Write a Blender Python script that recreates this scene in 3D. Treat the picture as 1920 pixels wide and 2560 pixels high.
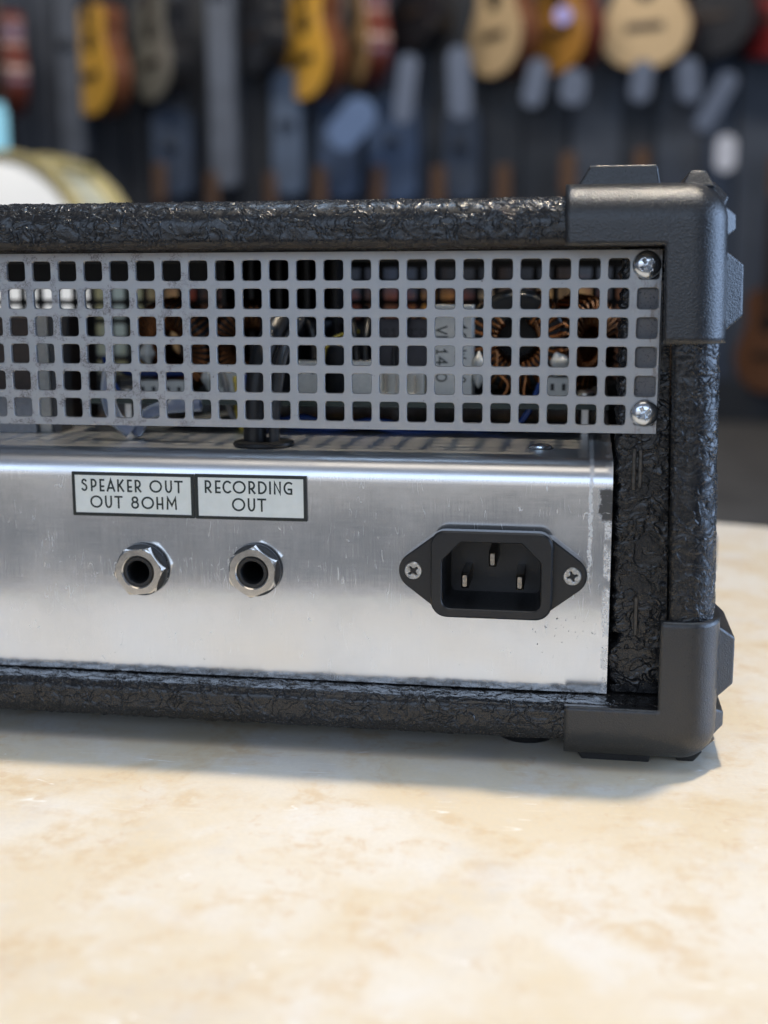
import bpy, bmesh, math, random
import numpy as np
from mathutils import Vector, Matrix

# ------------------------------------------------------------------ scene, camera, world, lamps
for o in list(bpy.data.objects):
    bpy.data.objects.remove(o, do_unlink=True)
sc = bpy.context.scene
COL = sc.collection
MM = 0.001
rnd = random.Random(7)

cam_d = bpy.data.cameras.new('camera')
cam = bpy.data.objects.new('camera', cam_d)
COL.objects.link(cam)
right = Vector((0.98727, 0.15903, -0.00266))
fwd = Vector((-0.15688, 0.97090, -0.18095)).normalized()
right = (right - fwd * right.dot(fwd)).normalized()
up = right.cross(fwd)
m = Matrix((right, up, -fwd)).transposed().to_4x4()
m.translation = Vector((-14.74, -312.63, 121.83)) * MM
cam.matrix_world = m
cam_d.sensor_fit = 'HORIZONTAL'
cam_d.sensor_width = 36.0
cam_d.lens = 3100 / 1920 * 36
cam_d.clip_start = 0.01
cam_d.clip_end = 100
cam_d.dof.use_dof = True
cam_d.dof.focus_distance = 0.318
cam_d.dof.aperture_fstop = cam_d.lens / 5.2
sc.camera = cam

world = bpy.data.worlds.new('World')
sc.world = world
world.use_nodes = True
bg = world.node_tree.nodes['Background']
bg.inputs['Color'].default_value = (0.66, 0.76, 1.0, 1)
bg.inputs['Strength'].default_value = 0.17


def area(name, loc, target, size, power, color, size_y=None, shape='RECTANGLE', spread=math.pi):
    d = bpy.data.lights.new(name, 'AREA')
    d.shape = shape
    d.size = size
    if size_y:
        d.size_y = size_y
    d.energy = power
    d.color = color
    d.spread = spread
    o = bpy.data.objects.new(name, d)
    o.location = loc
    v = Vector(target) - Vector(loc)
    o.rotation_euler = v.to_track_quat('-Z', 'Y').to_euler()
    COL.objects.link(o)
    return o


# sunlight falling nearly straight down through the roof light on to the table
area('roof_light_sunbeam', (0.36, 0.44, 3.6), (-0.05, 0.02, 0), 0.17, 4.9, (1.0, 0.83, 0.60), shape='DISK', spread=math.radians(40))
# bright hazy part of the roof light, on the viewer's side
area('roof_light_glow', (-0.1, -0.75, 2.3), (-0.1, 0, 0.1), 1.6, 7, (1.0, 0.90, 0.76), size_y=0.9)
# blue sky through the shop front behind the viewer and at the viewer's right
area('shop_window_sky', (-0.6, -3.2, 1.15), (-0.1, 0, 0.15), 4.0, 38, (0.58, 0.74, 1.0), size_y=1.3)
area('chassis_fill_light', (-0.6, -3.3, 0.0), (-0.3, 0, 0.05), 4.0, 7.2, (1.0, 0.96, 0.90), size_y=0.9)  # added fill that brightens the reflection in the upper chassis face
area('roof_light_sky', (0.1, 0.12, 3.0), (0.05, 0.05, 0), 2.4, 38, (0.52, 0.72, 1.0), size_y=0.8)
area('side_window_sky', (2.6, 0.2, 0.55), (0, 0, 0.1), 2.6, 88, (0.47, 0.66, 1.0), size_y=1.6)
# added fill lights without known fittings: one for the guitar wall, one for the drum
area('guitar_wall_fill_light', (-0.9, 3.7, 2.9), (-0.9, 5.6, 0.7), 4.2, 86, (1.0, 0.93, 0.84), size_y=0.25)
area('drum_fill_light', (-1.6, 0.9, 2.7), (-1.3, 2.3, 0.1), 0.6, 16, (1.0, 0.94, 0.86), size_y=0.3, spread=math.radians(70))

sc.view_settings.view_transform = 'Standard'
sc.view_settings.look = 'None'
sc.view_settings.exposure = 0.0
sc.view_settings.gamma = 1.0
sc.view_settings.use_curve_mapping = False
sc.cycles.max_bounces = 7
sc.cycles.diffuse_bounces = 3
sc.cycles.glossy_bounces = 4
sc.cycles.transmission_bounces = 6
sc.cycles.sample_clamp_indirect = 6.0
sc.cycles.use_denoising = True


# ------------------------------------------------------------------ materials
class NT:
    """small node-tree writer"""
    def __init__(self, name):
        self.m = bpy.data.materials.new(name)
        self.m.use_nodes = True
        self.t = self.m.node_tree
        self.b = self.t.nodes['Principled BSDF']
        self.out = self.t.nodes['Material Output']
        self._pos = None

    def n(self, typ, **kw):
        nd = self.t.nodes.new(typ)
        for k, v in kw.items():
            setattr(nd, k, v)
        return nd

    def put(self, sock, v):
        if isinstance(v, bpy.types.NodeSocket):
            self.t.links.new(v, sock)
        elif v is not None:
            if hasattr(sock.default_value, '__len__') and not hasattr(v, '__len__'):
                v = (v,) * len(sock.default_value)
            if hasattr(v, '__len__') and len(v) == 3 and len(sock.default_value) == 4:
                v = (*v, 1)
            sock.default_value = v

    def pos(self):
        if self._pos is None:
            tc = self.n('ShaderNodeTexCoord')
            mp = self.n('ShaderNodeMapping')
            mp.inputs['Scale'].default_value = (1000, 1000, 1000)     # millimetres
            self.t.links.new(tc.outputs['Object'], mp.inputs['Vector'])
            self._pos = mp.outputs['Vector']
        return self._pos

    def scaled(self, s, loc=(0, 0, 0), rot=(0, 0, 0), vec=None):
        mp = self.n('ShaderNodeMapping')
        mp.inputs['Scale'].default_value = s
        mp.inputs['Location'].default_value = loc
        mp.inputs['Rotation'].default_value = rot
        self.t.links.new(vec or self.pos(), mp.inputs['Vector'])
        return mp.outputs['Vector']

    def noise(self, scale=1.0, detail=2, rough=.5, dist=0, vec=None, color=False):
        nd = self.n('ShaderNodeTexNoise')
        self.put(nd.inputs['Vector'], vec or self.pos())
        nd.inputs['Scale'].default_value = scale
        nd.inputs['Detail'].default_value = detail
        nd.inputs['Roughness'].default_value = rough
        nd.inputs['Distortion'].default_value = dist
        return nd.outputs['Color' if color else 'Fac']

    def voro(self, scale=1.0, feature='F1', vec=None, rand=1.0, out='Distance'):
        nd = self.n('ShaderNodeTexVoronoi', feature=feature)
        self.put(nd.inputs['Vector'], vec or self.pos())
        nd.inputs['Scale'].default_value = scale
        nd.inputs['Randomness'].default_value = rand
        return nd.outputs[out]

    def math(self, op, a, b=None, c=None, clamp=False):
        nd = self.n('ShaderNodeMath', operation=op, use_clamp=clamp)
        for i, v in enumerate((a, b, c)):
            if v is not None:
                self.put(nd.inputs[i], v)
        return nd.outputs[0]

    def vmath(self, op, a, b=None):
        nd = self.n('ShaderNodeVectorMath', operation=op)
        self.put(nd.inputs[0], a)
        if b is not None:
            self.put(nd.inputs[1], b)
        return nd.outputs[0]

    def step(self, v, lo, hi, a=0.0, b=1.0):
        nd = self.n('ShaderNodeMapRange', interpolation_type='SMOOTHSTEP')
        self.put(nd.inputs['Value'], v)
        for k, x in (('From Min', lo), ('From Max', hi), ('To Min', a), ('To Max', b)):
            nd.inputs[k].default_value = x
        return nd.outputs['Result']

    def mix(self, f, a, b):
        nd = self.n('ShaderNodeMix', data_type='RGBA')
        self.put(nd.inputs['Factor'], f)
        self.put(nd.inputs[6], a)
        self.put(nd.inputs[7], b)
        return nd.outputs[2]

    def xyz(self, vec=None):
        nd = self.n('ShaderNodeSeparateXYZ')
        self.put(nd.inputs[0], vec or self.pos())
        return nd.outputs

    def bump(self, h, strength=.5, dist=.1, prev=None):
        nd = self.n('ShaderNodeBump')
        nd.inputs['Strength'].default_value = strength
        nd.inputs['Distance'].default_value = dist * MM
        self.put(nd.inputs['Height'], h)
        if prev is not None:
            self.put(nd.inputs['Normal'], prev)
        return nd.outputs['Normal']

    def set(self, **kw):
        al = {'base': 'Base Color', 'rough': 'Roughness', 'metal': 'Metallic', 'normal': 'Normal', 'spec': 'Specular IOR Level',
              'coat': 'Coat Weight', 'coat_rough': 'Coat Roughness', 'aniso': 'Anisotropic', 'trans': 'Transmission Weight',
              'sss': 'Subsurface Weight', 'ecol': 'Emission Color', 'estr': 'Emission Strength', 'ior': 'IOR', 'alpha': 'Alpha'}
        for k, v in kw.items():
            self.put(self.b.inputs[al[k]], v)
        return self.m


MAT = {}


def plain(name, col, rough=.5, metal=0.0, var=.12, scale=.6, **kw):
    """one-colour material with slight procedural unevenness"""
    if name in MAT:
        return MAT[name]
    t = NT(name)
    nz = t.noise(scale, 4, .6)
    dark = tuple(c * (1 - var) for c in col)
    lite = tuple(min(1, c * (1 + var)) for c in col)
    t.set(base=t.mix(t.step(nz, .3, .7), dark, lite), rough=t.step(nz, .25, .75, rough * .85, min(1, rough * 1.15)), metal=metal, **kw)
    MAT[name] = t.m
    return t.m


def mat_tolex(name, coarse=1.0, worn=None):
    t = NT(name)
    p = t.pos()
    w1 = t.vmath('SUBTRACT', t.noise(.13, 2, .45, color=True), (.5, .5, .5))
    q = t.vmath('ADD', t.vmath('MULTIPLY', p, (.75, 1.0, 1.0)), t.vmath('MULTIPLY', w1, (9.0, 9.0, 9.0)))
    # puffy cells with thin grooves between them
    e1 = t.voro(.22 * coarse, 'DISTANCE_TO_EDGE', q)
    puff = t.step(e1, .0, .30)

    # worm-like raised wrinkles and sunken creases
    def isoline(scale, off, wid, dist):
        nz = t.noise(scale * coarse, 1, .4, dist, vec=t.vmath('ADD', q, off))
        return t.step(t.math('ABSOLUTE', t.math('SUBTRACT', nz, .5)), 0, wid, 1, 0)
    ridge = isoline(.20, (0, 0, 0), .040, .6)
    ridge2 = isoline(.34, (37, 11, 5), .050, .8)
    crease = isoline(.26, (71, 23, 57), .028, .8)
    e2 = t.voro(.60 * coarse, 'SMOOTH_F1', q)
    small = t.step(e2, .10, .85, 1, 0)
    lake = t.step(t.noise(.10, 1, .5, vec=q), .42, .58)       # flat places without grain
    fine = t.noise(1.6, 2, .5)
    h = t.math('MULTIPLY', puff, .22)
    h = t.math('ADD', h, t.math('MULTIPLY', ridge, .40))
    h = t.math('ADD', h, t.math('MULTIPLY', t.math('MULTIPLY', ridge2, .30), lake))
    h = t.math('SUBTRACT', h, t.math('MULTIPLY', crease, .24))
    h = t.math('ADD', h, t.math('MULTIPLY', t.math('MULTIPLY', small, .30), lake))
    h = t.math('ADD', h, t.math('MULTIPLY', fine, .08))
    dn = t.n('ShaderNodeDisplacement')
    dn.inputs['Midlevel'].default_value = .45
    dn.inputs['Scale'].default_value = .00052
    t.put(dn.inputs['Height'], h)
    t.t.links.new(dn.outputs[0], t.out.inputs['Displacement'])
    t.m.displacement_method = 'BOTH'
    base = (.011, .0113, .0125)
    dust = t.math('MULTIPLY', t.step(fine, .5, .75), .5)
    col = t.mix(dust, base, (.028, .027, .026))
    rough = t.step(fine, .3, .7, .22, .34)
    if worn:        # glue and dust on the raw lower lip of the top board (z range in mm)
        z = t.xyz()[2]
        f = t.math('MULTIPLY', t.step(z, worn[0], worn[1], 1, 0), t.step(t.noise(.7, 4, .65, vec=t.scaled((.35, 1, 1.4))), .30, .62))
        col = t.mix(t.math('MULTIPLY', f, .7), col, (.050, .037, .025))
        rough = t.math('ADD', rough, t.math('MULTIPLY', f, .35))
    return t.set(base=col, rough=rough, spec=.5)


def mat_plastic():
    t = NT('moulded_black_plastic')
    g = t.noise(2.4, 3, .6)
    g2 = t.voro(2.6, 'SMOOTH_F1')
    nrm = t.bump(t.math('ADD', g, t.math('MULTIPLY', g2, .8)), .55, .17)
    scuff = t.step(t.noise(.5, 5, .75, vec=t.scaled((1, 1, .35))), .66, .72)
    col = t.mix(t.math('MULTIPLY', scuff, .25), (.014, .0145, .0155), (.11, .105, .10))
    return t.set(base=col, rough=t.step(g, .3, .7, .27, .37), normal=nrm, spec=.7)


def mat_chassis():
    t = NT('brushed_aluminium')
    p = t.pos()
    x, y, z = t.xyz()
    brushv = t.noise(1.0, 4, .65, vec=t.scaled((5.0, 5.0, .10)))
    brushh = t.noise(1.0, 4, .65, vec=t.scaled((.10, .6, 5.5)))
    cloud = t.noise(.035, 5, .6)
    grain = t.math('ADD', t.math('MULTIPLY', brushv, .55), t.math('MULTIPLY', brushh, .45))
    # random fine scratches: thin iso-lines of stretched noise at a few angles
    scr = None
    for i, (a, s) in enumerate(((.5, .30), (-.7, .22), (1.3, .35), (2.1, .26), (-1.1, .25))):
        v = t.scaled((s * 1.5, s, s * .20), rot=(0, a, 0), loc=(i * 17.3, 0, i * 5.1))
        nz = t.noise(1.0, 1, .4, .6, vec=v)
        ln = t.step(t.math('ABSOLUTE', t.math('SUBTRACT', nz, .5)), 0, .004, 1, 0)
        brk = t.step(t.noise(.16, 2, .5, vec=t.scaled((1, 1, 1), loc=(i * 31, 3, 9))), .60, .68)
        ln = t.math('MULTIPLY', ln, brk)
        scr = ln if scr is None else t.math('MAXIMUM', scr, ln)

    def band(v, c, w, soft):
        return t.step(t.math('ABSOLUTE', t.math('SUBTRACT', v, c)), w, w + soft, 1, 0)
    wob = t.math('MULTIPLY', t.math('SUBTRACT', t.noise(.35, 4, .65), .5), 3.0)
    # black scuff where the chassis rubbed on the cabinet side, near the upper right edge
    sx = t.math('ADD', x, t.math('MULTIPLY', wob, 1.2))
    sz = t.math('ADD', z, wob)
    smear = t.math('MULTIPLY', band(sx, -8.0, 1.7, 1.0), band(sz, 66.8, 3.6, 1.2))
    smear = t.math('MULTIPLY', smear, t.step(t.noise(1.0, 3, .7, vec=t.scaled((.35, 1, 1.6))), .30, .40))
    # small dark specks under the mains inlet
    sp = t.step(t.noise(.75, 3, .75, vec=t.scaled((1, 1, .8), rot=(0, .5, 0))), .64, .67)
    sp = t.math('MULTIPLY', sp, t.math('MULTIPLY', band(x, -18.5, 5.5, 4), band(z, 33, 3.5, 4)))
    sp2 = t.step(t.noise(.5, 4, .7, vec=t.scaled((1, 1, 1), loc=(40, 2, 7))), .70, .73)
    sp2 = t.math('MULTIPLY', sp2, t.step(z, 19, 40, .8, .0))
    dark = t.math('MAXIMUM', smear, t.math('MAXIMUM', sp, sp2))
    # dried glue streaks along the right edge
    streak = t.math('MULTIPLY', band(t.math('ADD', x, t.math('MULTIPLY', wob, .6)), -12.3, .25, .5), t.step(z, 44, 52, 0, 1))
    streak2 = t.math('MULTIPLY', band(t.math('ADD', x, t.math('MULTIPLY', wob, .5)), -7.6, .9, .4), t.step(t.noise(.12, 3, .6), .42, .52))
    glue = t.math('MULTIPLY', t.math('MAXIMUM', streak, streak2), t.step(t.noise(.9, 3, .6), .30, .55))
    base = t.mix(t.step(grain, .35, .65), (.80, .805, .815), (.88, .88, .88))
    base = t.mix(t.math('MULTIPLY', t.step(cloud, .45, .75), .35), base, (.70, .705, .72))
    base = t.mix(t.math('MULTIPLY', scr, .5), base, (.97, .97, .97))
    base = t.mix(t.math('MULTIPLY', glue, .30), base, (.82, .80, .75))
    base = t.mix(t.math('MULTIPLY', dark, .92), base, (.02, .018, .016))
    rough = t.math('ADD', t.step(grain, .3, .7, .11, .18), t.math('MULTIPLY', t.step(cloud, .4, .8), .08))
    rough = t.math('ADD', rough, t.math('MULTIPLY', t.step(z, 69.5, 73.5), .16))      # the bend is scuffed dull
    rough = t.math('ADD', rough, t.math('MULTIPLY', scr, .25))
    rough = t.math('ADD', rough, t.math('MULTIPLY', t.math('MAXIMUM', dark, t.math('MULTIPLY', glue, .5)), .35))
    metal = t.math('SUBTRACT', .90, t.math('MULTIPLY', t.math('MAXIMUM', dark, t.math('MULTIPLY', glue, .6)), .88))
    nrm = t.bump(grain, .10, .03)
    nrm = t.bump(t.noise(.06, 3, .5), .25, .25, nrm)
    return t.set(base=base, rough=rough, metal=metal, normal=nrm)


def mat_grille():
    t = NT('dull_zinc_sheet')
    x, y, z = t.xyz()
    n1 = t.noise(.25, 5, .6)
    n2 = t.noise(4.0, 2, .6)
    # thread-like dark corrosion, thick towards the far end of the sheet
    w = t.vmath('MULTIPLY', t.vmath('SUBTRACT', t.noise(1.1, 3, .6, color=True), (.5, .5, .5)), (3.5, 3.5, 3.5))
    q = t.vmath('ADD', t.pos(), w)
    th = t.noise(.9, 3, .6, 1.0, vec=q)
    line = t.step(t.math('ABSOLUTE', t.math('SUBTRACT', th, .5)), .010, .050, 1, 0)
    patch = t.step(t.noise(.22, 3, .6, vec=t.scaled((1, 1, 1), loc=(5, 1, 3))), .47, .57)
    where = t.step(x, -124, -104, 1, 0)
    rust = t.math('MULTIPLY', t.math('MULTIPLY', line, patch), where)
    spot = t.math('MULTIPLY', t.step(t.noise(.55, 4, .7, vec=t.scaled((1, 1, 1), loc=(9, 4, 2))), .685, .72), .8)
    rub = t.math('MULTIPLY', t.step(t.noise(.35, 4, .7, vec=t.scaled((1, 1, .5))), .5, .62), t.step(x, -6, 1, 0, .9))
    base = t.mix(t.step(n1, .3, .7), (.37, .37, .37), (.41, .41, .41))
    base = t.mix(t.math('MULTIPLY', rub, .7), base, (.20, .16, .13))
    base = t.mix(t.math('MULTIPLY', t.math('MAXIMUM', rust, spot), .85), base, (.075, .05, .045))
    nrm = t.bump(n2, .12, .05)
    return t.set(base=base, rough=t.step(n1, .3, .7, .44, .54), metal=.6, normal=nrm, spec=.5)


def mat_marble():
    t = NT('cream_marble')
    w = t.vmath('MULTIPLY', t.vmath('SUBTRACT', t.noise(.016, 4, .55, color=True), (.5, .5, .5)), (55, 55, 55))
    q = t.vmath('ADD', t.pos(), w)
    n1 = t.noise(.020, 5, .6, vec=q)
    n2 = t.noise(.050, 6, .62, vec=q)
    n3 = t.noise(.22, 5, .62)
    col = t.mix(t.step(n1, .36, .64), (.70, .59, .42), (.74, .68, .58))
    amber = t.math('MULTIPLY', t.step(n2, .46, .64), t.step(n3, .34, .62))
    col = t.mix(t.math('MULTIPLY', amber, .75), col, (.63, .47, .28))
    white = t.math('MULTIPLY', t.step(t.noise(.04, 6, .62, vec=t.scaled((1, 1, 1), loc=(80, 33, 0))), .50, .66), .45)
    col = t.mix(white, col, (.77, .75, .72))
    grey = t.math('MULTIPLY', t.step(t.noise(.03, 5, .62, vec=t.scaled((1, 1, 1), loc=(17, 133, 0))), .54, .70), .45)
    col = t.mix(grey, col, (.60, .56, .52))
    vein = t.step(t.math('ABSOLUTE', t.math('SUBTRACT', t.noise(.022, 5, .6, vec=t.vmath('ADD', q, (61, 7, 0))), .5)), 0, .012, 1, 0)
    vein = t.math('MULTIPLY', vein, t.step(n3, .42, .60))
    col = t.mix(t.math('MULTIPLY', vein, .40), col, (.60, .42, .25))
    red = t.step(t.noise(.10, 3, .6, vec=t.scaled((1, 1, 1), loc=(11, 7, 0))), .72, .80)
    col = t.mix(t.math('MULTIPLY', red, .45), col, (.68, .42, .24))
    mott = t.noise(.8, 4, .65)
    col = t.mix(t.step(mott, .35, .7, 0, .26), col, (.58, .53, .46))
    speck = t.step(t.noise(.9, 3, .7), .70, .74)
    col = t.mix(t.math('MULTIPLY', speck, .6), col, (.42, .38, .33))
    scr = None
    for i, a in enumerate((.35, -.25, 1.2)):
        nz = t.noise(1.0, 1, .4, .4, vec=t.scaled((.012, .12, .12), rot=(0, 0, a), loc=(i * 7.7, i * 3.1, 0)))
        ln = t.step(t.math('ABSOLUTE', t.math('SUBTRACT', nz, .5)), 0, .005, 1, 0)
        ln = t.math('MULTIPLY', ln, t.step(t.noise(.06, 3, .6, vec=t.scaled((1, 1, 1), loc=(i * 21, 5, 0))), .57, .63))
        scr = ln if scr is None else t.math('MAXIMUM', scr, ln)
    col = t.mix(t.math('MULTIPLY', scr, .7), col, (.90, .89, .88))
    rough = t.math('ADD', t.step(n3, .3, .7, .34, .46), t.math('MULTIPLY', scr, .2))
    nrm = t.bump(t.noise(.9, 4, .6), .18, .14)
    return t.set(base=col, rough=rough, normal=nrm, spec=.45)


def mat_wood(name, c1, c2, rough=.3):
    if name in MAT:
        return MAT[name]
    t = NT(name)
    g = t.noise(1, 4, .6, .8, vec=t.scaled((.09, .09, .004)))
    t.set(base=t.mix(t.step(g, .3, .7), c1, c2), rough=rough, coat=.3, coat_rough=.15)
    MAT[name] = t.m
    return t.m


TOLEX = mat_tolex('black_tolex', .9)
TOLEX_TOP = mat_tolex('black_tolex_top_board', 1.0, worn=(131.0, 132.6))
PLASTIC = mat_plastic()
ALU = mat_chassis()
ZINC = mat_grille()
MARBLE = mat_marble()
SCREW = plain('bright_zinc_screw', (.78, .80, .82), .22, .95, .03, .6)
NICKEL = plain('nickel_plate', (.74, .70, .64), .20, 1.0, .03, .5)
BLACK = plain('satin_black_plastic', (.011, .0113, .0122), .38, 0, .2, 1.5)
SOCKET_IN = plain('socket_black', (.010, .011, .013), .32, 0, .2, 1.5)
COPPER = plain('enamelled_copper', (.40, .16, .06), .30, 1.0, .15, 1.2)
CORE = plain('toroid_core', (.012, .013, .014), .4, 0, .2, .8)
WHITE_PL = plain('white_nylon', (.72, .72, .68), .45, 0, .06, .8)
BLUE_WIRE = plain('blue_wire', (.008, .035, .17), .35, 0, .15, .4)
YELLOW_WIRE = plain('yellow_wire', (.55, .42, .05), .4, 0, .15, .4)
BLACK_WIRE = plain('black_wire', (.012, .012, .013), .4, 0, .2, .4)
PCB = plain('dark_circuit_board', (.02, .035, .028), .4, 0, .3, .2)
INK = plain('black_print', (.018, .028, .022), .5, 0, .1, 3)


# ------------------------------------------------------------------ mesh helpers (all coordinates in millimetres)
ORIGIN = {}
LAYOUT = None      # (scale, shift) for the electronics inside the cabinet


class MB:
    def __init__(self):
        self.v, self.f = [], []

    def add(self, vs, fs):
        k = len(self.v)
        self.v += [tuple(p) for p in vs]
        self.f += [tuple(i + k for i in q) for q in fs]
        return self

    def box(self, x0, x1, y0, y1, z0, z1):
        vs = [(x, y, z) for x in (x0, x1) for y in (y0, y1) for z in (z0, z1)]
        return self.add(vs, [(0, 1, 3, 2), (4, 6, 7, 5), (0, 4, 5, 1), (2, 3, 7, 6), (0, 2, 6, 4), (1, 5, 7, 3)])

    def loft(self, rings, cap0=True, cap1=True, closed=True):
        n = len(rings[0])
        vs = [p for r in rings for p in r]
        fs = []
        for i in range(len(rings) - 1):
            for j in range(n if closed else n - 1):
                a, b = i * n + j, i * n + (j + 1) % n
                fs.append((a, b, b + n, a + n))
        if cap0:
            fs.append(tuple(range(n - 1, -1, -1)))
        if cap1:
            fs.append(tuple(range((len(rings) - 1) * n, len(rings) * n)))
        return self.add(vs, fs)

    def rev(self, c, prof, n=32, axis='y', cap0=True, cap1=True):
        """revolve (radius, along-axis) pairs about an axis through c"""
        rings = []
        for r, h in prof:
            ring = []
            for j in range(n):
                a = 2 * math.pi * j / n
                u, w = r * math.cos(a), r * math.sin(a)
                ring.append({'y': (c[0] + u, c[1] + h, c[2] + w), 'z': (c[0] + u, c[1] + w, c[2] + h), 'x': (c[0] + h, c[1] + u, c[2] + w)}[axis])
            rings.append(ring)
        return self.loft(rings, cap0, cap1)

    def tube(self, pts, r, n=8):
        pts = [Vector(p) for p in pts]
        rings = []
        ref = Vector((.31, .22, .93))
        for i, p in enumerate(pts):
            d = (pts[min(i + 1, len(pts) - 1)] - pts[max(i - 1, 0)]).normalized()
            u = d.cross(ref)
            if u.length < .05:
                u = d.cross(Vector((1, 0, 0)))
            u.normalize()
            w = d.cross(u)
            rr = r[i] if isinstance(r, (list, tuple)) else r
            rings.append([p + u * rr * math.cos(2 * math.pi * j / n) + w * rr * math.sin(2 * math.pi * j / n) for j in range(n)])
        return self.loft(rings)

    def prism(self, poly, y0, y1, bev=0.0):
        """extrude an outline in x,z from y0 (front) to y1"""
        if bev:
            cx = sum(p[0] for p in poly) / len(poly)
            cz = sum(p[1] for p in poly) / len(poly)
            small = inset(poly, bev)
            rings = [[(x, y0, z) for x, z in small], [(x, y0 + bev, z) for x, z in poly], [(x, y1, z) for x, z in poly]]
        else:
            rings = [[(x, y0, z) for x, z in poly], [(x, y1, z) for x, z in poly]]
        return self.loft(rings)

    def build(self, name, mat, parent=None, origin=None, smooth=None, bevel=0.0, seg=2, outward=None):
        if LAYOUT:
            k_, t_ = LAYOUT
            self.v = [(p[0] * k_ + t_[0], p[1] * k_ + t_[1], p[2] * k_ + t_[2]) for p in self.v]
            if origin is not None and (parent is None or parent is amp):
                origin = tuple(origin[i] * k_ + t_[i] for i in range(3))
            elif origin is not None:
                origin = None
        po = ORIGIN.get(parent.name, Vector((0, 0, 0))) if parent else Vector((0, 0, 0))
        og = Vector(origin) if origin is not None else po
        me = bpy.data.meshes.new(name)
        me.from_pydata([((p[0] - og[0]) * MM, (p[1] - og[1]) * MM, (p[2] - og[2]) * MM) for p in self.v], [], self.f)
        bm = bmesh.new()
        bm.from_mesh(me)
        bmesh.ops.recalc_face_normals(bm, faces=bm.faces)
        if outward is not None:       # open shell: make the faces look along the given direction
            f0 = max(bm.faces, key=lambda f: f.calc_area() * abs(f.normal.dot(Vector(outward))))
            if f0.normal.dot(Vector(outward)) < 0:
                bmesh.ops.reverse_faces(bm, faces=bm.faces)
        bm.to_mesh(me)
        bm.free()
        me.materials.append(mat)
        o = bpy.data.objects.new(name, me)
        COL.objects.link(o)
        if parent:
            o.parent = parent
        o.location = (og - po) * MM
        ORIGIN[o.name] = og
        if smooth:
            for p in me.polygons:
                p.use_smooth = True
            if smooth < 180:
                mod = None
                me.set_sharp_from_angle(angle=math.radians(smooth))
        if bevel:
            b = o.modifiers.new('edge', 'BEVEL')
            b.width = bevel * MM
            b.segments = seg
            b.limit_method = 'ANGLE'
            b.angle_limit = math.radians(35)
            b.harden_normals = False
        return o


def inset(poly, d):
    n = len(poly)
    area2 = sum(poly[i][0] * poly[(i + 1) % n][1] - poly[(i + 1) % n][0] * poly[i][1] for i in range(n))
    s = 1 if area2 > 0 else -1
    out = []
    for i in range(n):
        p0, p1, p2 = Vector(poly[i - 1]), Vector(poly[i]), Vector(poly[(i + 1) % n])
        a, b = (p1 - p0).normalized(), (p2 - p1).normalized()
        na, nb = Vector((-a.y, a.x)) * s, Vector((-b.y, b.x)) * s
        mm = na + nb
        mm = mm / max(.3, mm.length_squared) * 2 if mm.length > 1e-6 else na
        out.append((p1.x + mm.x * d, p1.y + mm.y * d))
    return out


def rrect(x0, x1, z0, z1, r, n=6):
    """rounded rectangle outline; r may be one radius or (tr, tl, bl, br)"""
    rs = r if isinstance(r, (tuple, list)) else (r,) * 4
    out = []
    for (cx, cz, a0), rr in zip(((x1, z1, 0), (x0, z1, 90), (x0, z0, 180), (x1, z0, 270)), rs):
        sx = -1 if cx == x1 else 1
        sz = -1 if cz == z1 else 1
        for k in range(n + 1):
            a = math.radians(a0 + 90 * k / n)
            out.append((cx + sx * rr + rr * math.cos(a), cz + sz * rr + rr * math.sin(a)))
    return out


def round_poly(pts, rads, n=6):
    """round the corners of an outline"""
    out = []
    m_ = len(pts)
    for i in range(m_):
        p0, p1, p2 = Vector(pts[i - 1]), Vector(pts[i]), Vector(pts[(i + 1) % m_])
        r = rads[i] if isinstance(rads, (list, tuple)) else rads
        a, b = (p0 - p1).normalized(), (p2 - p1).normalized()
        ang = a.angle(b)
        d = min(r / math.tan(ang / 2), .49 * (p0 - p1).length, .49 * (p2 - p1).length)
        r = d * math.tan(ang / 2)
        c = p1 + (a + b).normalized() * (r / math.sin(ang / 2))
        s, e = p1 + a * d - c, p1 + b * d - c
        a0, a1 = math.atan2(s.y, s.x), math.atan2(e.y, e.x)
        while a1 - a0 > math.pi:
            a1 -= 2 * math.pi
        while a1 - a0 < -math.pi:
            a1 += 2 * math.pi
        for k in range(n + 1):
            t_ = a0 + (a1 - a0) * k / n
            out.append((c.x + r * math.cos(t_), c.y + r * math.sin(t_)))
    return out


def empty(name, loc, label, cat, group=None, rotz=0.0, size=.02):
    o = bpy.data.objects.new(name, None)
    COL.objects.link(o)
    o.location = Vector(loc) * MM
    o.rotation_euler = (0, 0, rotz)
    o.empty_display_size = size
    o['label'] = label
    o['category'] = cat
    if group:
        o['group'] = group
    ORIGIN[o.name] = Vector(loc)
    return o


def copy_obj(src, parent, loc=None):
    c = src.copy()
    COL.objects.link(c)
    c.parent = parent
    if loc is not None:
        c.location = loc
    return c


def spline(pts, n=10):
    """Catmull-Rom through the points"""
    P = [Vector(p) for p in pts]
    P = [P[0] * 2 - P[1]] + P + [P[-1] * 2 - P[-2]]
    out = []
    for i in range(1, len(P) - 2):
        for k in range(n):
            t = k / n
            a, b, c, d = P[i - 1], P[i], P[i + 1], P[i + 2]
            out.append(.5 * ((2 * b) + (c - a) * t + (2 * a - 5 * b + 4 * c - d) * t * t + (3 * b - 3 * c + d - a) * t ** 3))
    out.append(P[-2])
    return out


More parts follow.
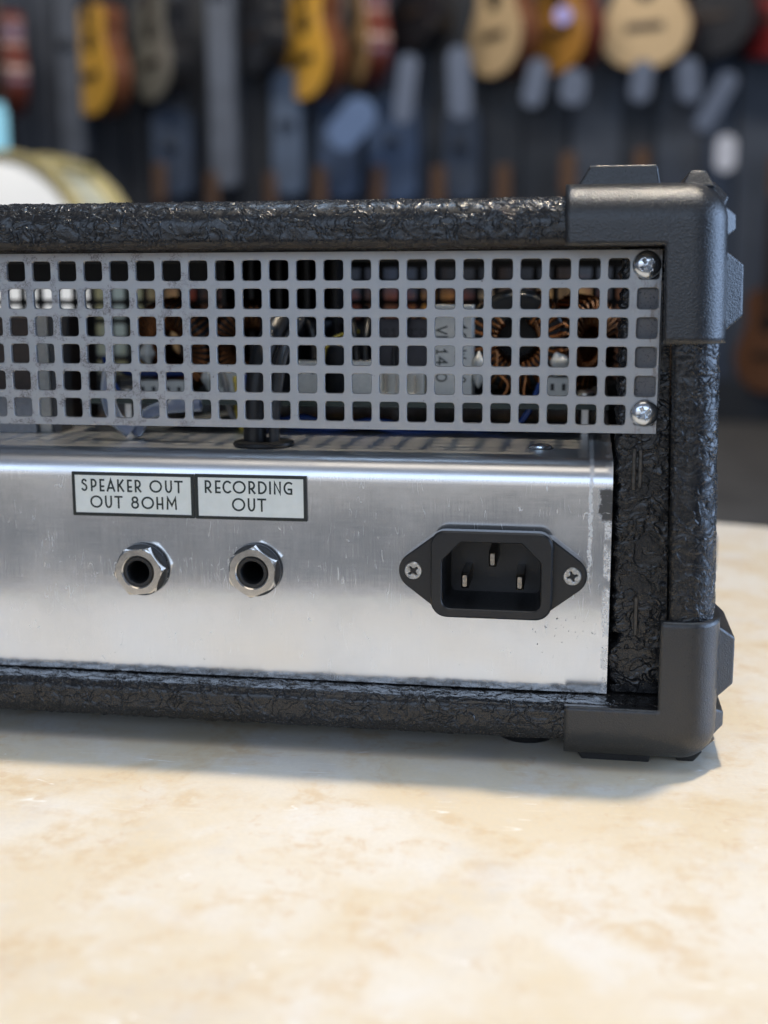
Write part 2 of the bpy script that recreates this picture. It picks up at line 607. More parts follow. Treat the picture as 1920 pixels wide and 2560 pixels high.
# ------------------------------------------------------------------ the surroundings: floor, wall, table
FLOOR_Z = -500.0
fl = MB().box(-9000, 6000, -6000, 5600, FLOOR_Z - 100, FLOOR_Z).build('floor', plain('grey_floor', (.075, .072, .068), .55, 0, .15, .004))
fl['kind'] = 'structure'
WALL = NT('dark_slat_wall')
wn = WALL.noise(.004, 4, .6)
WALL.set(base=WALL.mix(WALL.step(wn, .35, .65), (.010, .013, .020), (.026, .030, .040)), rough=.5)
wl = MB().box(-9000, 6000, 5600, 5720, FLOOR_Z, 3600).build('wall', WALL.m)
wl['kind'] = 'structure'
# vertical boards of the wall, each a little different
bx = -3400
k = 0
board_m = [plain('wall_board_slate', (.05, .058, .075), .5, 0, .15, .004), plain('wall_board_charcoal', (.014, .016, .021), .5, 0, .15, .004),
           plain('wall_board_blue', (.030, .042, .068), .45, 0, .15, .004)]
while bx < 1500:
    w = rnd.choice((140, 180, 210, 240))
    i = rnd.choices((0, 1, 2), (.35, .45, .20 if bx < -1500 or bx > -500 else .9))[0]
    MB().box(bx, bx + w - 22, 5570 - rnd.uniform(0, 12), 5600, FLOOR_Z + 2, 3400).build('board', board_m[i], wl)
    bx += w
MB().box(-5000, 4000, 5480, 5569, FLOOR_Z + 1, FLOOR_Z + 190).build('plinth', plain('black_plinth', (.008, .008, .009), .6, 0, .1, .01), wl)

# oval marble table
tbl = empty('table', (-100, 95, FLOOR_Z), 'oval cream marble table top with amber veins, under the amplifier', 'table')


def oval(a, b, n=96, e=2.5):
    out = []
    for j in range(n):
        th = 2 * math.pi * j / n
        cx, sx = math.cos(th), math.sin(th)
        out.append((-100 + a * math.copysign(abs(cx) ** (2 / e), cx), 95 + b * math.copysign(abs(sx) ** (2 / e), sx)))
    return out


rings = []
for da, z in ((0, -30), (2, -27), (4, -20), (4, -9), (3.2, -4), (1.4, -1.0), (-1.2, 0)):
    rings.append([(x, y, z) for x, y in oval(326 + da, 258 + da)])
MB().loft(rings).build('table_top', MARBLE, tbl, smooth=40)
MB().rev((-100, 95, 0), [(45, -30.2), (45, -50), (28, -70), (28, -440), (40, -470), (160, -485), (165, -499.5)], 40, 'z').build('pedestal', plain('black_iron', (.02, .02, .022), .5, .3), tbl, smooth=40)

# ------------------------------------------------------------------ the amplifier head
XR = 16.0                   # outer right side at the top board
XL = -362.0                 # outer left side
XM = (XR + XL) / 2
DEPTH = 165.0
amp = empty('amplifier_head', (XM, 70, 0), 'black textured amplifier head seen from behind, with metal grille, jacks and mains inlet', 'amplifier')


def tilt(x, z):
    """the cabinet sides lean out a little towards the bottom"""
    return x + (142.0 - z) * .026


def splay(y):
    return max(0.0, y + 10) * .045


def strip_mesh(prof, xs):
    """sweep a closed (y, z) profile along stations xs"""
    mb = MB()
    mb.loft([[(x, y, z) for y, z in prof] for x in xs])
    return mb


def panel_profile(y0, y1, z0, z1, rt, rb, fine=.32, fine_to=14.0, coarse=14.0):
    """board cross-section with a rounded rear edge, finely divided at the rear"""
    pts = []

    def seg(a, b, st):
        L = math.hypot(b[0] - a[0], b[1] - a[1])
        n = max(1, int(math.ceil(L / st)))
        for i in range(n):
            pts.append((a[0] + (b[0] - a[0]) * i / n, a[1] + (b[1] - a[1]) * i / n))

    def arc(cy, cz, r, a0, a1):
        n = max(2, int(math.ceil(abs(math.radians(a1 - a0)) * r / fine)))
        for i in range(n):
            a = math.radians(a0 + (a1 - a0) * i / n)
            pts.append((cy + r * math.cos(a), cz + r * math.sin(a)))
    yf = y0 + fine_to
    seg((y1, z1), (yf, z1), coarse)
    seg((yf, z1), (y0 + rt, z1), fine)
    arc(y0 + rt, z1 - rt, rt, 90, 180)
    seg((y0, z1 - rt), (y0, z0 + rb), fine)
    arc(y0 + rb, z0 + rb, rb, 180, 270)
    seg((y0 + rb, z0), (yf, z0), fine)
    seg((yf, z0), (y1, z0), coarse)
    seg((y1, z0), (y1, z1), 4)
    return pts


def xstations(a, b, f0, f1, fine=.32, coarse=12.0):
    xs = list(np.arange(a, f0, coarse)) + list(np.arange(f0, f1, fine)) + list(np.arange(f1, b, coarse)) + [b]
    return xs


# top board with its vent (two boards around the vent opening would show no seam: the rear strip and the front strip are one cover)
VX0, VX1, VY0, VY1 = -330.0, -9.0, 18.0, 66.0
TZ0, TZ1 = 130.6, 142.3
prof = panel_profile(-9.6, VY0, TZ0, TZ1, 6.6, 2.2)
top = strip_mesh(prof, xstations(XL + 8, XR - 8, -190, XR - 8))
top.box(XL + 2, XR - 2, VY1, DEPTH, TZ0, TZ1)
top.box(XL + 2, VX0, VY0 + .02, VY1 - .02, TZ0, TZ1)
top.box(VX1, XR - 2, VY0 + .02, VY1 - .02, TZ0, TZ1)
top.build('top_panel', TOLEX_TOP, amp, smooth=60)

BZ0, BZ1 = 6.4, 16.9
prof = panel_profile(-9.6, DEPTH, BZ0, BZ1, 2.6, 4.4)
strip_mesh(prof, xstations(XL + 8, XR - 7, -190, XR - 7)).build('bottom_panel', TOLEX, amp, smooth=60)

# side boards: same kind of cross-section swept upwards, leaning with the cabinet
for s in (1, -1):
    prof = panel_profile(-9.4, DEPTH, 0, 11.2, 7.0, 1.2)
    zs = [30, 33] + list(np.arange(36, 112, .32)) + [112, 115] if s > 0 else [20, 50, 90, 131]
    rings = []
    for z in zs:
        ring = []
        for y, w in prof:
            xo = tilt(XR, z) - 11.2 + w if s > 0 else 2 * XM - (tilt(XR, z) - 11.2 + w)
            ring.append((xo + s * splay(y), y, z))
        rings.append(ring)
    MB().loft(rings).build('side_panel', TOLEX, amp, smooth=60)

# upright cleat inside the rear opening at the right, covered in the same cloth and stapled


def tolex_slab(x0, x1, y0, y1, z0, z1, step, jag=None):
    nx, nz = int((x1 - x0) / step), int((z1 - z0) / step)
    mb = MB()
    vs, fs = [], []
    for j in range(nz + 1):
        for i in range(nx + 1):
            z = z0 + (z1 - z0) * j / nz
            xl = x0 + (jag(z) if jag else 0)
            x = xl + (tilt(x1, z) - xl) * i / nx
            e = (x - xl)
            yy = y0 + (1.4 - e if e < 1.4 else 0) ** 2 * .35
            vs.append((x, yy, z))
    for j in range(nz):
        for i in range(nx):
            a = j * (nx + 1) + i
            fs.append((a, a + 1, a + nx + 2, a + nx + 1))
    mb.add(vs, fs)
    # back and rim
    rim = [i for i in range(nx + 1)] + [j * (nx + 1) + nx for j in range(1, nz + 1)] + [nz * (nx + 1) + i for i in range(nx - 1, -1, -1)] + [j * (nx + 1) for j in range(nz - 1, 0, -1)]
    kb = len(mb.v)
    mb.v += [(vs[i][0], y1, vs[i][2]) for i in rim]
    nr = len(rim)
    mb.f += [(rim[i], rim[(i + 1) % nr], kb + (i + 1) % nr, kb + i) for i in range(nr)]
    mb.f.append(tuple(range(kb, kb + nr)))
    return mb


def jag(z):
    j = .35 * math.sin(z * .9) + .25 * math.sin(z * 2.3 + 1)
    if 19 < z < 33:          # torn cloth low down
        t_ = (z - 19) / 14
        j += 2.6 * max(0, math.sin(t_ * math.pi * 1.6 + 2.6)) - 1.3 * max(0, math.sin(t_ * math.pi * 1.6 - .6))
    return j


cleat = tolex_slab(-6.2, 4.9, 2.2, 22, 17.2, 130.2, .34, jag).build('cleat', TOLEX, amp, smooth=60)
STAPLE = plain('dull_steel_staple', (.075, .068, .06), .45, .5, .3, 1.0)
for x, za, zb in ((-1.9, 70.6, 81.2), (-.35, 71.0, 80.9), (-.2, 32.7, 42.8)):
    MB().prism(rrect(x - .5, x + .5, za, zb, .3, 3), 1.45, 3.0, .2).build('staple', STAPLE, cleat, smooth=40)
# left cleat, plain
MB().box(2 * XM - 4.9, 2 * XM + 6.2, 2.2, 22, 17.2, 130.2).build('cleat', TOLEX, amp)
# grey dusty foam strip behind the end of the grille
FOAM = NT('grey_dusty_foam')
FOAM.set(base=FOAM.mix(FOAM.step(FOAM.noise(1.5, 4, .75), .54, .66), (.15, .15, .155), (.025, .025, .025)), rough=.9)
MB().box(-4.6, 3.6, 1.35, 2.15, 93.0, 122.5).build('foam_strip', FOAM.m, amp)

# ---- perforated rear grille
PX, PZ, HOLE = 7.1, 7.1355, 2.54
ZROW0 = 125.3


def grille_mesh(cols, rows, x_right, z_top, r_margin, top_m, bot_m, l_margin, y0, th, bev=.16, cr=.75, horizontal=False):
    """sheet with square holes; x_right/z_top = centre of the top right hole; returns MB in the (x, y, z) frame"""
    mb = MB()
    idx = {}

    def vid(x, y, z):
        key = (round(x, 3), round(y, 3), round(z, 3))
        if key not in idx:
            idx[key] = len(mb.v)
            mb.v.append((x, y, z) if not horizontal else (x, z, -y))
        return idx[key]

    def hole(cx, cz, h, r):
        out = []
        for sx, sz, a0 in ((1, 1, 0), (-1, 1, 90), (-1, -1, 180), (1, -1, 270)):
            out.append([(cx + sx * (h - r) + r * math.cos(math.radians(a0 + 45 * k)), cz + sz * (h - r) + r * math.sin(math.radians(a0 + 45 * k))) for k in range(3)])
        return out
    y1 = y0 + th
    for c in range(cols):
        for rr in range(rows):
            cx, cz = x_right - c * PX, z_top - rr * PZ
            xa = cx - (PX / 2 if c < cols - 1 else l_margin)
            xb = cx + (PX / 2 if c else r_margin)
            za = cz - (PZ / 2 if rr < rows - 1 else bot_m)
            zb = cz + (PZ / 2 if rr else top_m)
            cor = [(xb, zb), (xa, zb), (xa, za), (xb, za)]
            big, small = hole(cx, cz, HOLE + bev, cr + bev), hole(cx, cz, HOLE, cr)
            for y, H, flip in ((y0, big, 0), (y1, small, 1)):
                for q in range(4):
                    C = vid(cor[q][0], y, cor[q][1])
                    a, b, d = [vid(p[0], y, p[1]) for p in H[q]]
                    nx_ = vid(H[(q + 1) % 4][0][0], y, H[(q + 1) % 4][0][1])
                    C2 = vid(cor[(q + 1) % 4][0], y, cor[(q + 1) % 4][1])
                    for fc in ((C, b, a), (C, d, b), (C, C2, nx_, d)):
                        mb.f.append(fc if not flip else fc[::-1])
            lo = [p for q in big for p in q]
            li = [p for q in small for p in q]
            n = len(lo)
            for i in range(n):
                j = (i + 1) % n
                mb.f.append((vid(lo[i][0], y0, lo[i][1]), vid(lo[j][0], y0, lo[j][1]), vid(li[j][0], y0 + bev, li[j][1]), vid(li[i][0], y0 + bev, li[i][1])))
                mb.f.append((vid(li[i][0], y0 + bev, li[i][1]), vid(li[j][0], y0 + bev, li[j][1]), vid(li[j][0], y1, li[j][1]), vid(li[i][0], y1, li[i][1])))
            # outer rim
            for on, p, q in ((c == 0, cor[3], cor[0]), (rr == 0, cor[0], cor[1]), (c == cols - 1, cor[1], cor[2]), (rr == rows - 1, cor[2], cor[3])):
                if on:
                    mb.f.append((vid(p[0], y0, p[1]), vid(q[0], y0, q[1]), vid(q[0], y1, q[1]), vid(p[0], y1, p[1])))
    return mb


NC = 50
rear = grille_mesh(NC, 6, 0.0, ZROW0, 3.05, 4.5, 4.55, 3.05, 0.0, 1.2).build('rear_grille', ZINC, amp, origin=(0, 0, 0))
front = grille_mesh(NC, 6, -1.5, ZROW0 + .5, 3.05, 4.0, 4.0, 3.05, 150.0, 1.2).build('front_grille', plain('front_grille_black', (.02, .02, .021), .5, .2), amp)
vent = grille_mesh(46, 6, VX1 - 2.6, VY1 - 3.4, 3.1, 4.0, 4.0, 3.1, -(TZ0 + 6.2), 1.0, horizontal=True).build('vent_grille', plain('vent_grille_black', (.02, .02, .021), .5, .2), amp)
MB().box(XL + 14, -150, 144, 147.8, 122.6, 130.4).box(-149.9, XR - 6, 144, 147.8, 127.4, 130.4).build('front_rail', BLACK, amp)
# front baffle below the front grille
MB().box(XL + 14, XR - 9, 148, 153, 17.2, 86).build('front_baffle', TOLEX, amp)


# ---- pan-head cross-recess screws
def screw_head(c, R, H, cross, name, parent, mat, rot=0.4, flat=False):
    mb = MB()
    nr, na = 26, 72
    vs, fs = [], []
    for i in range(nr + 1):
        r = R * i / nr
        for j in range(na):
            a = 2 * math.pi * j / na
            u, w = r * math.cos(a), r * math.sin(a)
            h = H * (1 - (r / R) ** 2.6) ** .55 if r < R else 0
            if flat:
                h = H * min(1, (R - r) / (R * .14)) if r > R * .86 else H
            ur, wr = u * math.cos(rot) + w * math.sin(rot), -u * math.sin(rot) + w * math.cos(rot)
            au, aw = abs(ur), abs(wr)
            half = cross * .26 + .0 * r
            lim = cross
            d = max(min(max(au - lim, aw - half), max(aw - lim, au - half)), -9)
            round_in = math.hypot(au, aw) - cross * .52
            d = min(d, round_in)
            dep = min(1.0, max(0.0, (-d) / (cross * .16)))
            h -= dep * H * (1.05 - .45 * r / (cross * 1.1)) if r < cross * 1.1 else 0
            vs.append((c[0] + u, c[1] - h, c[2] + w))
    for i in range(nr):
        for j in range(na):
            a, b = i * na + j, i * na + (j + 1) % na
            fs.append((a, b, b + na, a + na))
    mb.add(vs, fs)
    mb.rev(c, [(R, 0), (R * .98, .35)], na, 'y', False, True)
    return mb.build(name, mat, parent, origin=c, smooth=38)


for i, (x, z, rr) in enumerate(((-.55, 126.2, .62), (0.0, 90.2, .5), (-347.4, 126.0, .2), (-347.8, 90.2, 1.0))):
    screw_head((x, -.02, z), 3.5, 2.0, 1.75, 'screw', rear, SCREW, rr)

# ---- chassis: folded aluminium, face, bend, top, right-hand end
CX0, CX1 = -338.0, -7.0
CZ0, CZT, BR = 17.25, 77.8, 6.2
prof = [(0.0, CZ0), (0, CZT - BR - .4)]
for k in range(13):
    a = math.radians(180 - 90 * k / 12)
    prof.append((BR + BR * math.cos(a), CZT - BR + BR * math.sin(a)))
prof += [(BR + .4, CZT), (140, CZT)]
inner = [(y, z) for y, z in prof]
rings_o = [[(x, y, z) for y, z in prof] for x in (CX0, (CX0 + CX1) / 2, CX1 - .6, CX1)]
mb = MB()
th = 1.5
prof_in = [(th, CZ0), (th, CZT - BR - .4)]
for k in range(13):
    a = math.radians(180 - 90 * k / 12)
    prof_in.append((BR + (BR - th) * math.cos(a), CZT - BR + (BR - th) * math.sin(a)))
prof_in += [(BR + .4, CZT - th), (140, CZT - th)]
ring_prof = prof + prof_in[::-1]
mb.loft([[(x, y, z) for y, z in ring_prof] for x in (CX0, CX1)])
chassis = mb.build('chassis', ALU, amp, origin=(0, 0, 0), smooth=12)
ORIGIN[chassis.name] = Vector((0, 0, 0))
MB().box(CX0 + 2, CX1 - 2, 139, 140.5, CZ0, CZT - 2).build('chassis_front', ALU, amp, origin=(0, 0, 0))
# punched openings in the chassis face for the jacks and the mains inlet
cut = MB()
for jx, jz in ((-131.1, 46.3), (-99.75, 47.2)):
    cut.rev((jx, 0, jz), [(4.2, -3), (4.2, 6)], 32, 'y')
cut.box(-50.6, -23.1, -3, 6, 38.6, 59.3)
cut = cut.build('cutter', ALU)
bm_ = chassis.modifiers.new('cut', 'BOOLEAN')
bm_.object = cut
bm_.solver = 'EXACT'
dg = bpy.context.evaluated_depsgraph_get()
nm_ = bpy.data.meshes.new_from_object(chassis.evaluated_get(dg))
chassis.modifiers.clear()
chassis.data = nm_
nm_.set_sharp_from_angle(angle=math.radians(12))
bpy.data.objects.remove(cut, do_unlink=True)
# countersunk screw on the chassis top
mbs = MB().rev((-26.0, 23.6, CZT), [(3.6, .05), (3.3, .55), (2.2, 1.15), (.9, 1.35), (.25, 1.2)], 32, 'z')
mbs.build('screw', SCREW, chassis, smooth=50)

# ---- engraved labels
GLY = {}


def arc(cx, cz, rx, rz, a0, a1, n=20):
    return [(cx + rx * math.cos(math.radians(a0 + (a1 - a0) * i / n)), cz + rz * math.sin(math.radians(a0 + (a1 - a0) * i / n))) for i in range(n + 1)]


# unit box: x 0..1, z 0..1; low-waisted geometric capitals
GLY['S'] = [arc(.5, .75, .42, .25, 35, 180, 12) + arc(.5, .75, .42, .12, 180, 235, 5)[1:] + arc(.48, .27, .50, .27, 60, -145, 16)]
GLY['P'] = [[(0, 0), (0, 1)], [(0, 1), (.40, 1)] + arc(.40, .68, .60, .32, 90, -90, 16) + [(0, .36)]]
GLY['E'] = [[(0, 0), (0, 1)], [(0, 1), (1, 1)], [(0, .40), (.92, .40)], [(0, 0), (1, 0)]]
GLY['A'] = [[(0, 0), (.5, 1), (1, 0)], [(.15, .26), (.85, .26)]]
GLY['K'] = [[(0, 0), (0, 1)], [(.95, 1), (.06, .40)], [(.30, .54), (1, 0)]]
GLY['R'] = [[(0, 0), (0, 1)], [(0, 1), (.36, 1)] + arc(.36, .69, .58, .31, 90, -90, 16) + [(0, .38)], [(.36, .38), (1, 0)]]
GLY['O'] = [arc(.5, .5, .5, .5, 0, 360, 40)]
GLY['0'] = [arc(.5, .5, .5, .5, 0, 360, 32)]
GLY['U'] = [[(0, 1), (0, .42)] + arc(.5, .42, .5, .42, 180, 360, 18) + [(1, 1)]]
GLY['T'] = [[(0, 1), (1, 1)], [(.5, 1), (.5, 0)]]
GLY['8'] = [arc(.5, .77, .40, .23, 0, 360, 28), arc(.5, .28, .50, .28, 0, 360, 32)]
GLY['H'] = [[(0, 0), (0, 1)], [(1, 0), (1, 1)], [(0, .40), (1, .40)]]
GLY['M'] = [[(0, 0), (.06, 1), (.52, .32), (.94, 1), (1, 0)]]
GLY['C'] = [arc(.62, .5, .62, .5, 52, 308, 28)]
GLY['D'] = [[(0, 0), (0, 1)], [(0, 1), (.25, 1)] + arc(.25, .5, .75, .5, 90, -90, 22) + [(0, 0)]]
GLY['I'] = [[(.5, 0), (.5, 1)]]
GLY['N'] = [[(0, 0), (0, 1), (1, 0), (1, 1)]]
GLY['G'] = [arc(.60, .5, .60, .5, 58, 270, 24) + [(.92, 0), (.92, .40), (.55, .40)]]
GLY['V'] = [[(0, 1), (.5, 0), (1, 1)]]
GLY['1'] = [[(0, .75), (.5, 1), (.5, 0)], [(.1, 0), (.9, 0)]]
GLY['4'] = [[(1, .3), (0, .3), (.7, 1), (.7, 0)]]
GLY['2'] = [arc(.5, .70, .46, .30, 165, -30, 14) + [(0, 0), (1, 0)]]
GLY['W'] = [[(0, 1), (.25, 0), (.5, .8), (.75, 0), (1, 1)]]


def ribbon(mb, pts, hw, y):
    pts = [p for i, p in enumerate(pts) if i == 0 or math.hypot(p[0] - pts[i - 1][0], p[1] - pts[i - 1][1]) > 1e-4]
    closed = math.hypot(pts[0][0] - pts[-1][0], pts[0][1] - pts[-1][1]) < 1e-6
    P = [Vector(p) for p in (pts[:-1] if closed else pts)]
    n = len(P)
    L, R = [], []
    for i in range(n):
        a = (P[i] - P[i - 1]) if (closed or i > 0) else (P[1] - P[0])
        b = (P[(i + 1) % n] - P[i]) if (closed or i < n - 1) else a
        a.normalize()
        b.normalize()
        na, nb = Vector((-a.y, a.x)), Vector((-b.y, b.x))
        q = na + nb
        q = q / max(.35, q.length_squared) * 2 if q.length > 1e-6 else na
        c = P[i].copy()
        if not closed and i == 0:
            c -= b * hw
        if not closed and i == n - 1:
            c += a * hw
        L.append((c.x + q.x * hw, y, c.y + q.y * hw))
        R.append((c.x - q.x * hw, y, c.y - q.y * hw))
    k = len(mb.v)
    mb.v += L + R
    for i in range(n if closed else n - 1):
        j = (i + 1) % n
        mb.f.append((k + i, k + j, k + n + j, k + n + i))


def lettering(rows, hw, y, place):
    """rows: list of (char, x0, x1, z0, z1) in plate coordinates"""
    mb = MB()
    for ch, x0, x1, z0, z1 in rows:
        for i, st in enumerate(GLY[ch]):
            tmp = MB()
            ribbon(tmp, [(x0 + hw + (x1 - x0 - 2 * hw) * u, z0 + hw + (z1 - z0 - 2 * hw) * w) for u, w in st], hw, y - .006 * i)
            k = len(mb.v)
            mb.v += [place(p) for p in tmp.v]
            mb.f += [tuple(a + k for a in f) for f in tmp.f]
    return mb


LAB = NT('pale_label_laminate')
LAB.set(base=LAB.mix(LAB.step(LAB.noise(.25, 4, .6), .3, .7), (.85, .85, .76), (.90, .90, .82)), rough=.34)
LBOR = plain('black_label_border', (.014, .018, .016), .42, 0, .3, 1.5)


def label(x0, x1, z0, z1, b, letters, text, rot):
    """letters: (string of chars, [(px0, px1)...], z_top_mm, z_bottom_mm from label top)"""
    cx, cz = (x0 + x1) / 2, (z0 + z1) / 2

    def place(p):
        dx, dz = p[0] - cx, p[2] - cz
        return (cx + dx * math.cos(rot) - dz * math.sin(rot), p[1], cz + dx * math.sin(rot) + dz * math.cos(rot))
    face = MB()
    poly = [place((x, 0, z)) for x, z in rrect(x0 + b - .1, x1 - b + .1, z0 + b - .1, z1 - b + .1, .1, 2)]
    face.prism([(p[0], p[2]) for p in poly], -.62, -.02)
    lo = face.build('label', LAB.m, amp, origin=(0, 0, 0))
    lo['label'] = text
    bo = MB()
    ou = [(p[0] + rnd.uniform(-.04, .04), p[2] + rnd.uniform(-.04, .04)) for p in [place((x, 0, z)) for x, z in rrect(x0, x1, z0, z1, .12, 2)]]
    inn = [(p[0], p[2]) for p in [place((x, 0, z)) for x, z in rrect(x0 + b, x1 - b, z0 + b, z1 - b, .1, 2)]]
    bo.loft([[(x, -.02, z) for x, z in ou], [(x, -.66, z) for x, z in ou], [(x, -.70, z) for x, z in inn], [(x, -.60, z) for x, z in inn]], False, False)
    bo.build('border', LBOR, lo)
    lettering(letters, .25, -.655, place).build('lettering', INK, lo)


def row(chars, spans, px0, scale, x0, ztop, zt, zb):
    return [(c, x0 + (a - px0) / scale, x0 + (b - px0) / scale, ztop - zb, ztop - zt) for c, (a, b) in zip(chars, spans)]


L1x0, L1z1 = -150.2, 72.5
let = row('SPEAKEROUT', [(108, 150), (172, 212), (230, 263), (276, 333), (347, 392), (412, 445), (462, 505), (558, 641), (660, 706), (720, 776)], 47, 23.5, L1x0, L1z1, 1.85, 5.25)
let += row('OUT8OHM', [(164, 246), (262, 309), (325, 379), (434, 486), (502, 585), (600, 646), (666, 734)], 47, 23.5, L1x0, L1z1, 6.35, 9.75)
label(L1x0, -116.15, 60.6, L1z1, .85, let, 'pale label reading SPEAKER OUT OUT 8OHM in black capitals', .000)
L2x0, L2z1 = -115.85, 72.6
let = row('RECORDING', [(920, 966), (988, 1025), (1037, 1093), (1104, 1190), (1207, 1253), (1270, 1327), (1338, 1358), (1372, 1419), (1435, 1496)], 855, 24.1, L2x0, L2z1, 1.6, 5.05)
let += row('OUT', [(1096, 1184), (1200, 1249), (1262, 1321)], 855, 24.1, L2x0, L2z1, 6.2, 9.75)
label(L2x0, -85.6, 60.55, L2z1, .85, let, 'pale label reading RECORDING OUT in black capitals', .002)

# ---- jack sockets
for (jx, jz, rot) in ((-131.1, 46.3, -.42), (-99.75, 47.2, -.08)):
    c = (jx, 0, jz)

    def hexring(R, y, ch=0.0):
        return [(jx + R * math.cos(rot + 2 * math.pi * k / 6), y, jz + R * math.sin(rot + 2 * math.pi * k / 6)) for k in range(6)]
    # nut: hexagon cut by a chamfer cone on the front face
    N = 60
    af = 6.05
    rings = []
    for y, cone in ((-1.9, 9), (-4.2, 9), (-4.5, 6.6), (-4.65, 6.2)):
        ring = []
        for j in range(N):
            a = 2 * math.pi * j / N
            q = (a + math.pi / 6) % (math.pi / 3) - math.pi / 6
            R = min(af / math.cos(q), cone)
            ring.append((jx + R * math.cos(a + rot), y, jz + R * math.sin(a + rot)))
        rings.append(ring)
    rings.append([(jx + 4.55 * math.cos(2 * math.pi * j / N + rot), -4.65, jz + 4.55 * math.sin(2 * math.pi * j / N + rot)) for j in range(N)])
    rings.append([(jx + 4.15 * math.cos(2 * math.pi * j / N + rot), -4.3, jz + 4.15 * math.sin(2 * math.pi * j / N + rot)) for j in range(N)])
    rings.append([(jx + 4.15 * math.cos(2 * math.pi * j / N + rot), -1.9, jz + 4.15 * math.sin(2 * math.pi * j / N + rot)) for j in range(N)])
    rings.append(rings[0])
    mb = MB()
    mb.loft(rings, False, False)
    jk = mb.build('jack_socket', NICKEL, amp, origin=c, smooth=16)
    MB().rev(c, [(4.3, -1.85), (7.0, -1.85), (7.1, -1.6), (7.1, -.9), (4.3, -.9)], 48, 'y', False, False).build('washer', plain('dark_washer', (.05, .052, .056), .4, .6), jk, origin=c, smooth=40)
    th_prof = []
    for k in range(4):
        th_prof += [(4.75, -.95 + k * .27), (4.35, -.95 + k * .27 + .13)]
    MB().rev(c, th_prof, 32, 'y', False, False).build('threaded_bushing', NICKEL, jk, origin=c, smooth=40)
    MB().rev(c, [(4.12, -1), (4.12, -4.2), (3.95, -4.5), (3.2, -4.45), (2.95, -4.1), (2.95, 16), (.2, 16)], 40, 'y', False, True).build('plastic_sleeve', BLACK, jk, origin=c, smooth=40)

# ---- mains inlet
IX, IZ = -36.85, 48.95
flange = round_poly([(-61.6, IZ), (-50.5, IZ + 10.6), (-23.2, IZ + 10.6), (-12.1, IZ), (-23.2, IZ - 10.6), (-50.5, IZ - 10.6)], [5.2, 5, 5, 5.2, 5, 5], 10)
flange = round_poly([(-64.2, IZ), (-51.5, IZ + 9.6), (-22.2, IZ + 9.6), (-9.5, IZ), (-22.2, IZ - 9.6), (-51.5, IZ - 9.6)], [5.0, 3, 3, 5.0, 3, 3], 10)
outer = rrect(-52.3, -21.4, IZ - 11.3, IZ + 11.3, (3.6, 3.6, 4.2, 4.2), 7)
# opening with the two cut upper corners
opn = round_poly([(-49.4, IZ - 8.9), (-24.3, IZ - 8.9), (-24.3, IZ + 3.6), (-29.2, IZ + 8.5), (-44.5, IZ + 8.5), (-49.4, IZ + 3.6)], [2.2, 2.2, .5, .5, .5, .5], 7)


def resample(poly, n):
    P = [Vector(p) for p in poly] + [Vector(poly[0])]
    L = [0]
    for i in range(1, len(P)):
        L.append(L[-1] + (P[i] - P[i - 1]).length)
    out = []
    for k in range(n):
        s = L[-1] * k / n
        i = max(j for j in range(len(L)) if L[j] <= s + 1e-9)
        i = min(i, len(P) - 2)
        d = L[i + 1] - L[i]
        q = P[i] + (P[i + 1] - P[i]) * ((s - L[i]) / d if d else 0)
        out.append((q.x, q.y))
    return out


def polar_sort(poly, n=160):
    """the outline as seen from its centre at n equal angles, so two outlines can be bridged"""
    cx, cz = IX, IZ
    out = []
    P = [Vector((x - cx, z - cz)) for x, z in poly]
    for k in range(n):
        a = 2 * math.pi * (k + .5) / n
        d = Vector((math.cos(a), math.sin(a)))
        best = None
        for i in range(len(P)):
            p, q = P[i], P[(i + 1) % len(P)]
            e = q - p
            den = d.x * e.y - d.y * e.x
            if abs(den) < 1e-9:
                continue
            t_ = (p.x * e.y - p.y * e.x) / den
            s_ = (p.x * d.y - p.y * d.x) / den
            if t_ > 0 and -1e-6 <= s_ <= 1 + 1e-6 and (best is None or t_ > best):
                best = t_
        out.append((cx + d.x * best, cz + d.y * best))
    return out


po, pi_ = polar_sort(outer), polar_sort(opn)
pos_ = polar_sort(inset(outer, .45))
pin_ = polar_sort(inset(opn, -.25))
pd_ = polar_sort(inset(opn, .7))
fo_, fi_ = polar_sort(flange, 240), polar_sort(inset(flange, .3), 240)
fh_ = polar_sort(inset(outer, .6), 240)
mb = MB()
mb.loft([[(x, -.02, z) for x, z in fh_], [(x, -.02, z) for x, z in fo_], [(x, -3.0, z) for x, z in fo_], [(x, -3.3, z) for x, z in fi_], [(x, -3.3, z) for x, z in fh_]], False, False)
inl = mb.build('mains_inlet', BLACK, amp, origin=(IX, 0, IZ), smooth=35)
mb = MB()
mb.loft([[(x, -3.0, z) for x, z in po], [(x, -5.75, z) for x, z in po], [(x, -6.2, z) for x, z in pos_], [(x, -6.2, z) for x, z in pin_], [(x, -5.95, z) for x, z in pi_], [(x, 10.5, z) for x, z in pd_]], False, True)
mb.build('shroud', BLACK, inl, smooth=32)
PIN = plain('nickel_pin', (.34, .31, .27), .32, 1.0, .15, 1.0)
for px, pz in ((-43.9, 46.4), (-36.85, 52.3), (-29.8, 46.4)):
    sec = rrect(px - 1.0, px + 1.0, pz - 2.1, pz + 2.1, .3, 2)
    tip = rrect(px - .55, px + .55, pz - 1.5, pz + 1.5, .3, 2)
    MB().loft([[(x, -2.0, z) for x, z in tip], [(x, -1.0, z) for x, z in sec], [(x, 10.4, z) for x, z in sec]]).build('pin', PIN, inl, smooth=30)
for px, pz, rr in ((-57.1, 49.0, .7), (-16.5, 48.85, .3)):
    screw_head((px, -3.0, pz), 2.55, .62, 1.5, 'screw', inl, plain('worn_zinc_screw', (.50, .50, .49), .34, 1.0, .3, 2.5), rr, flat=True)


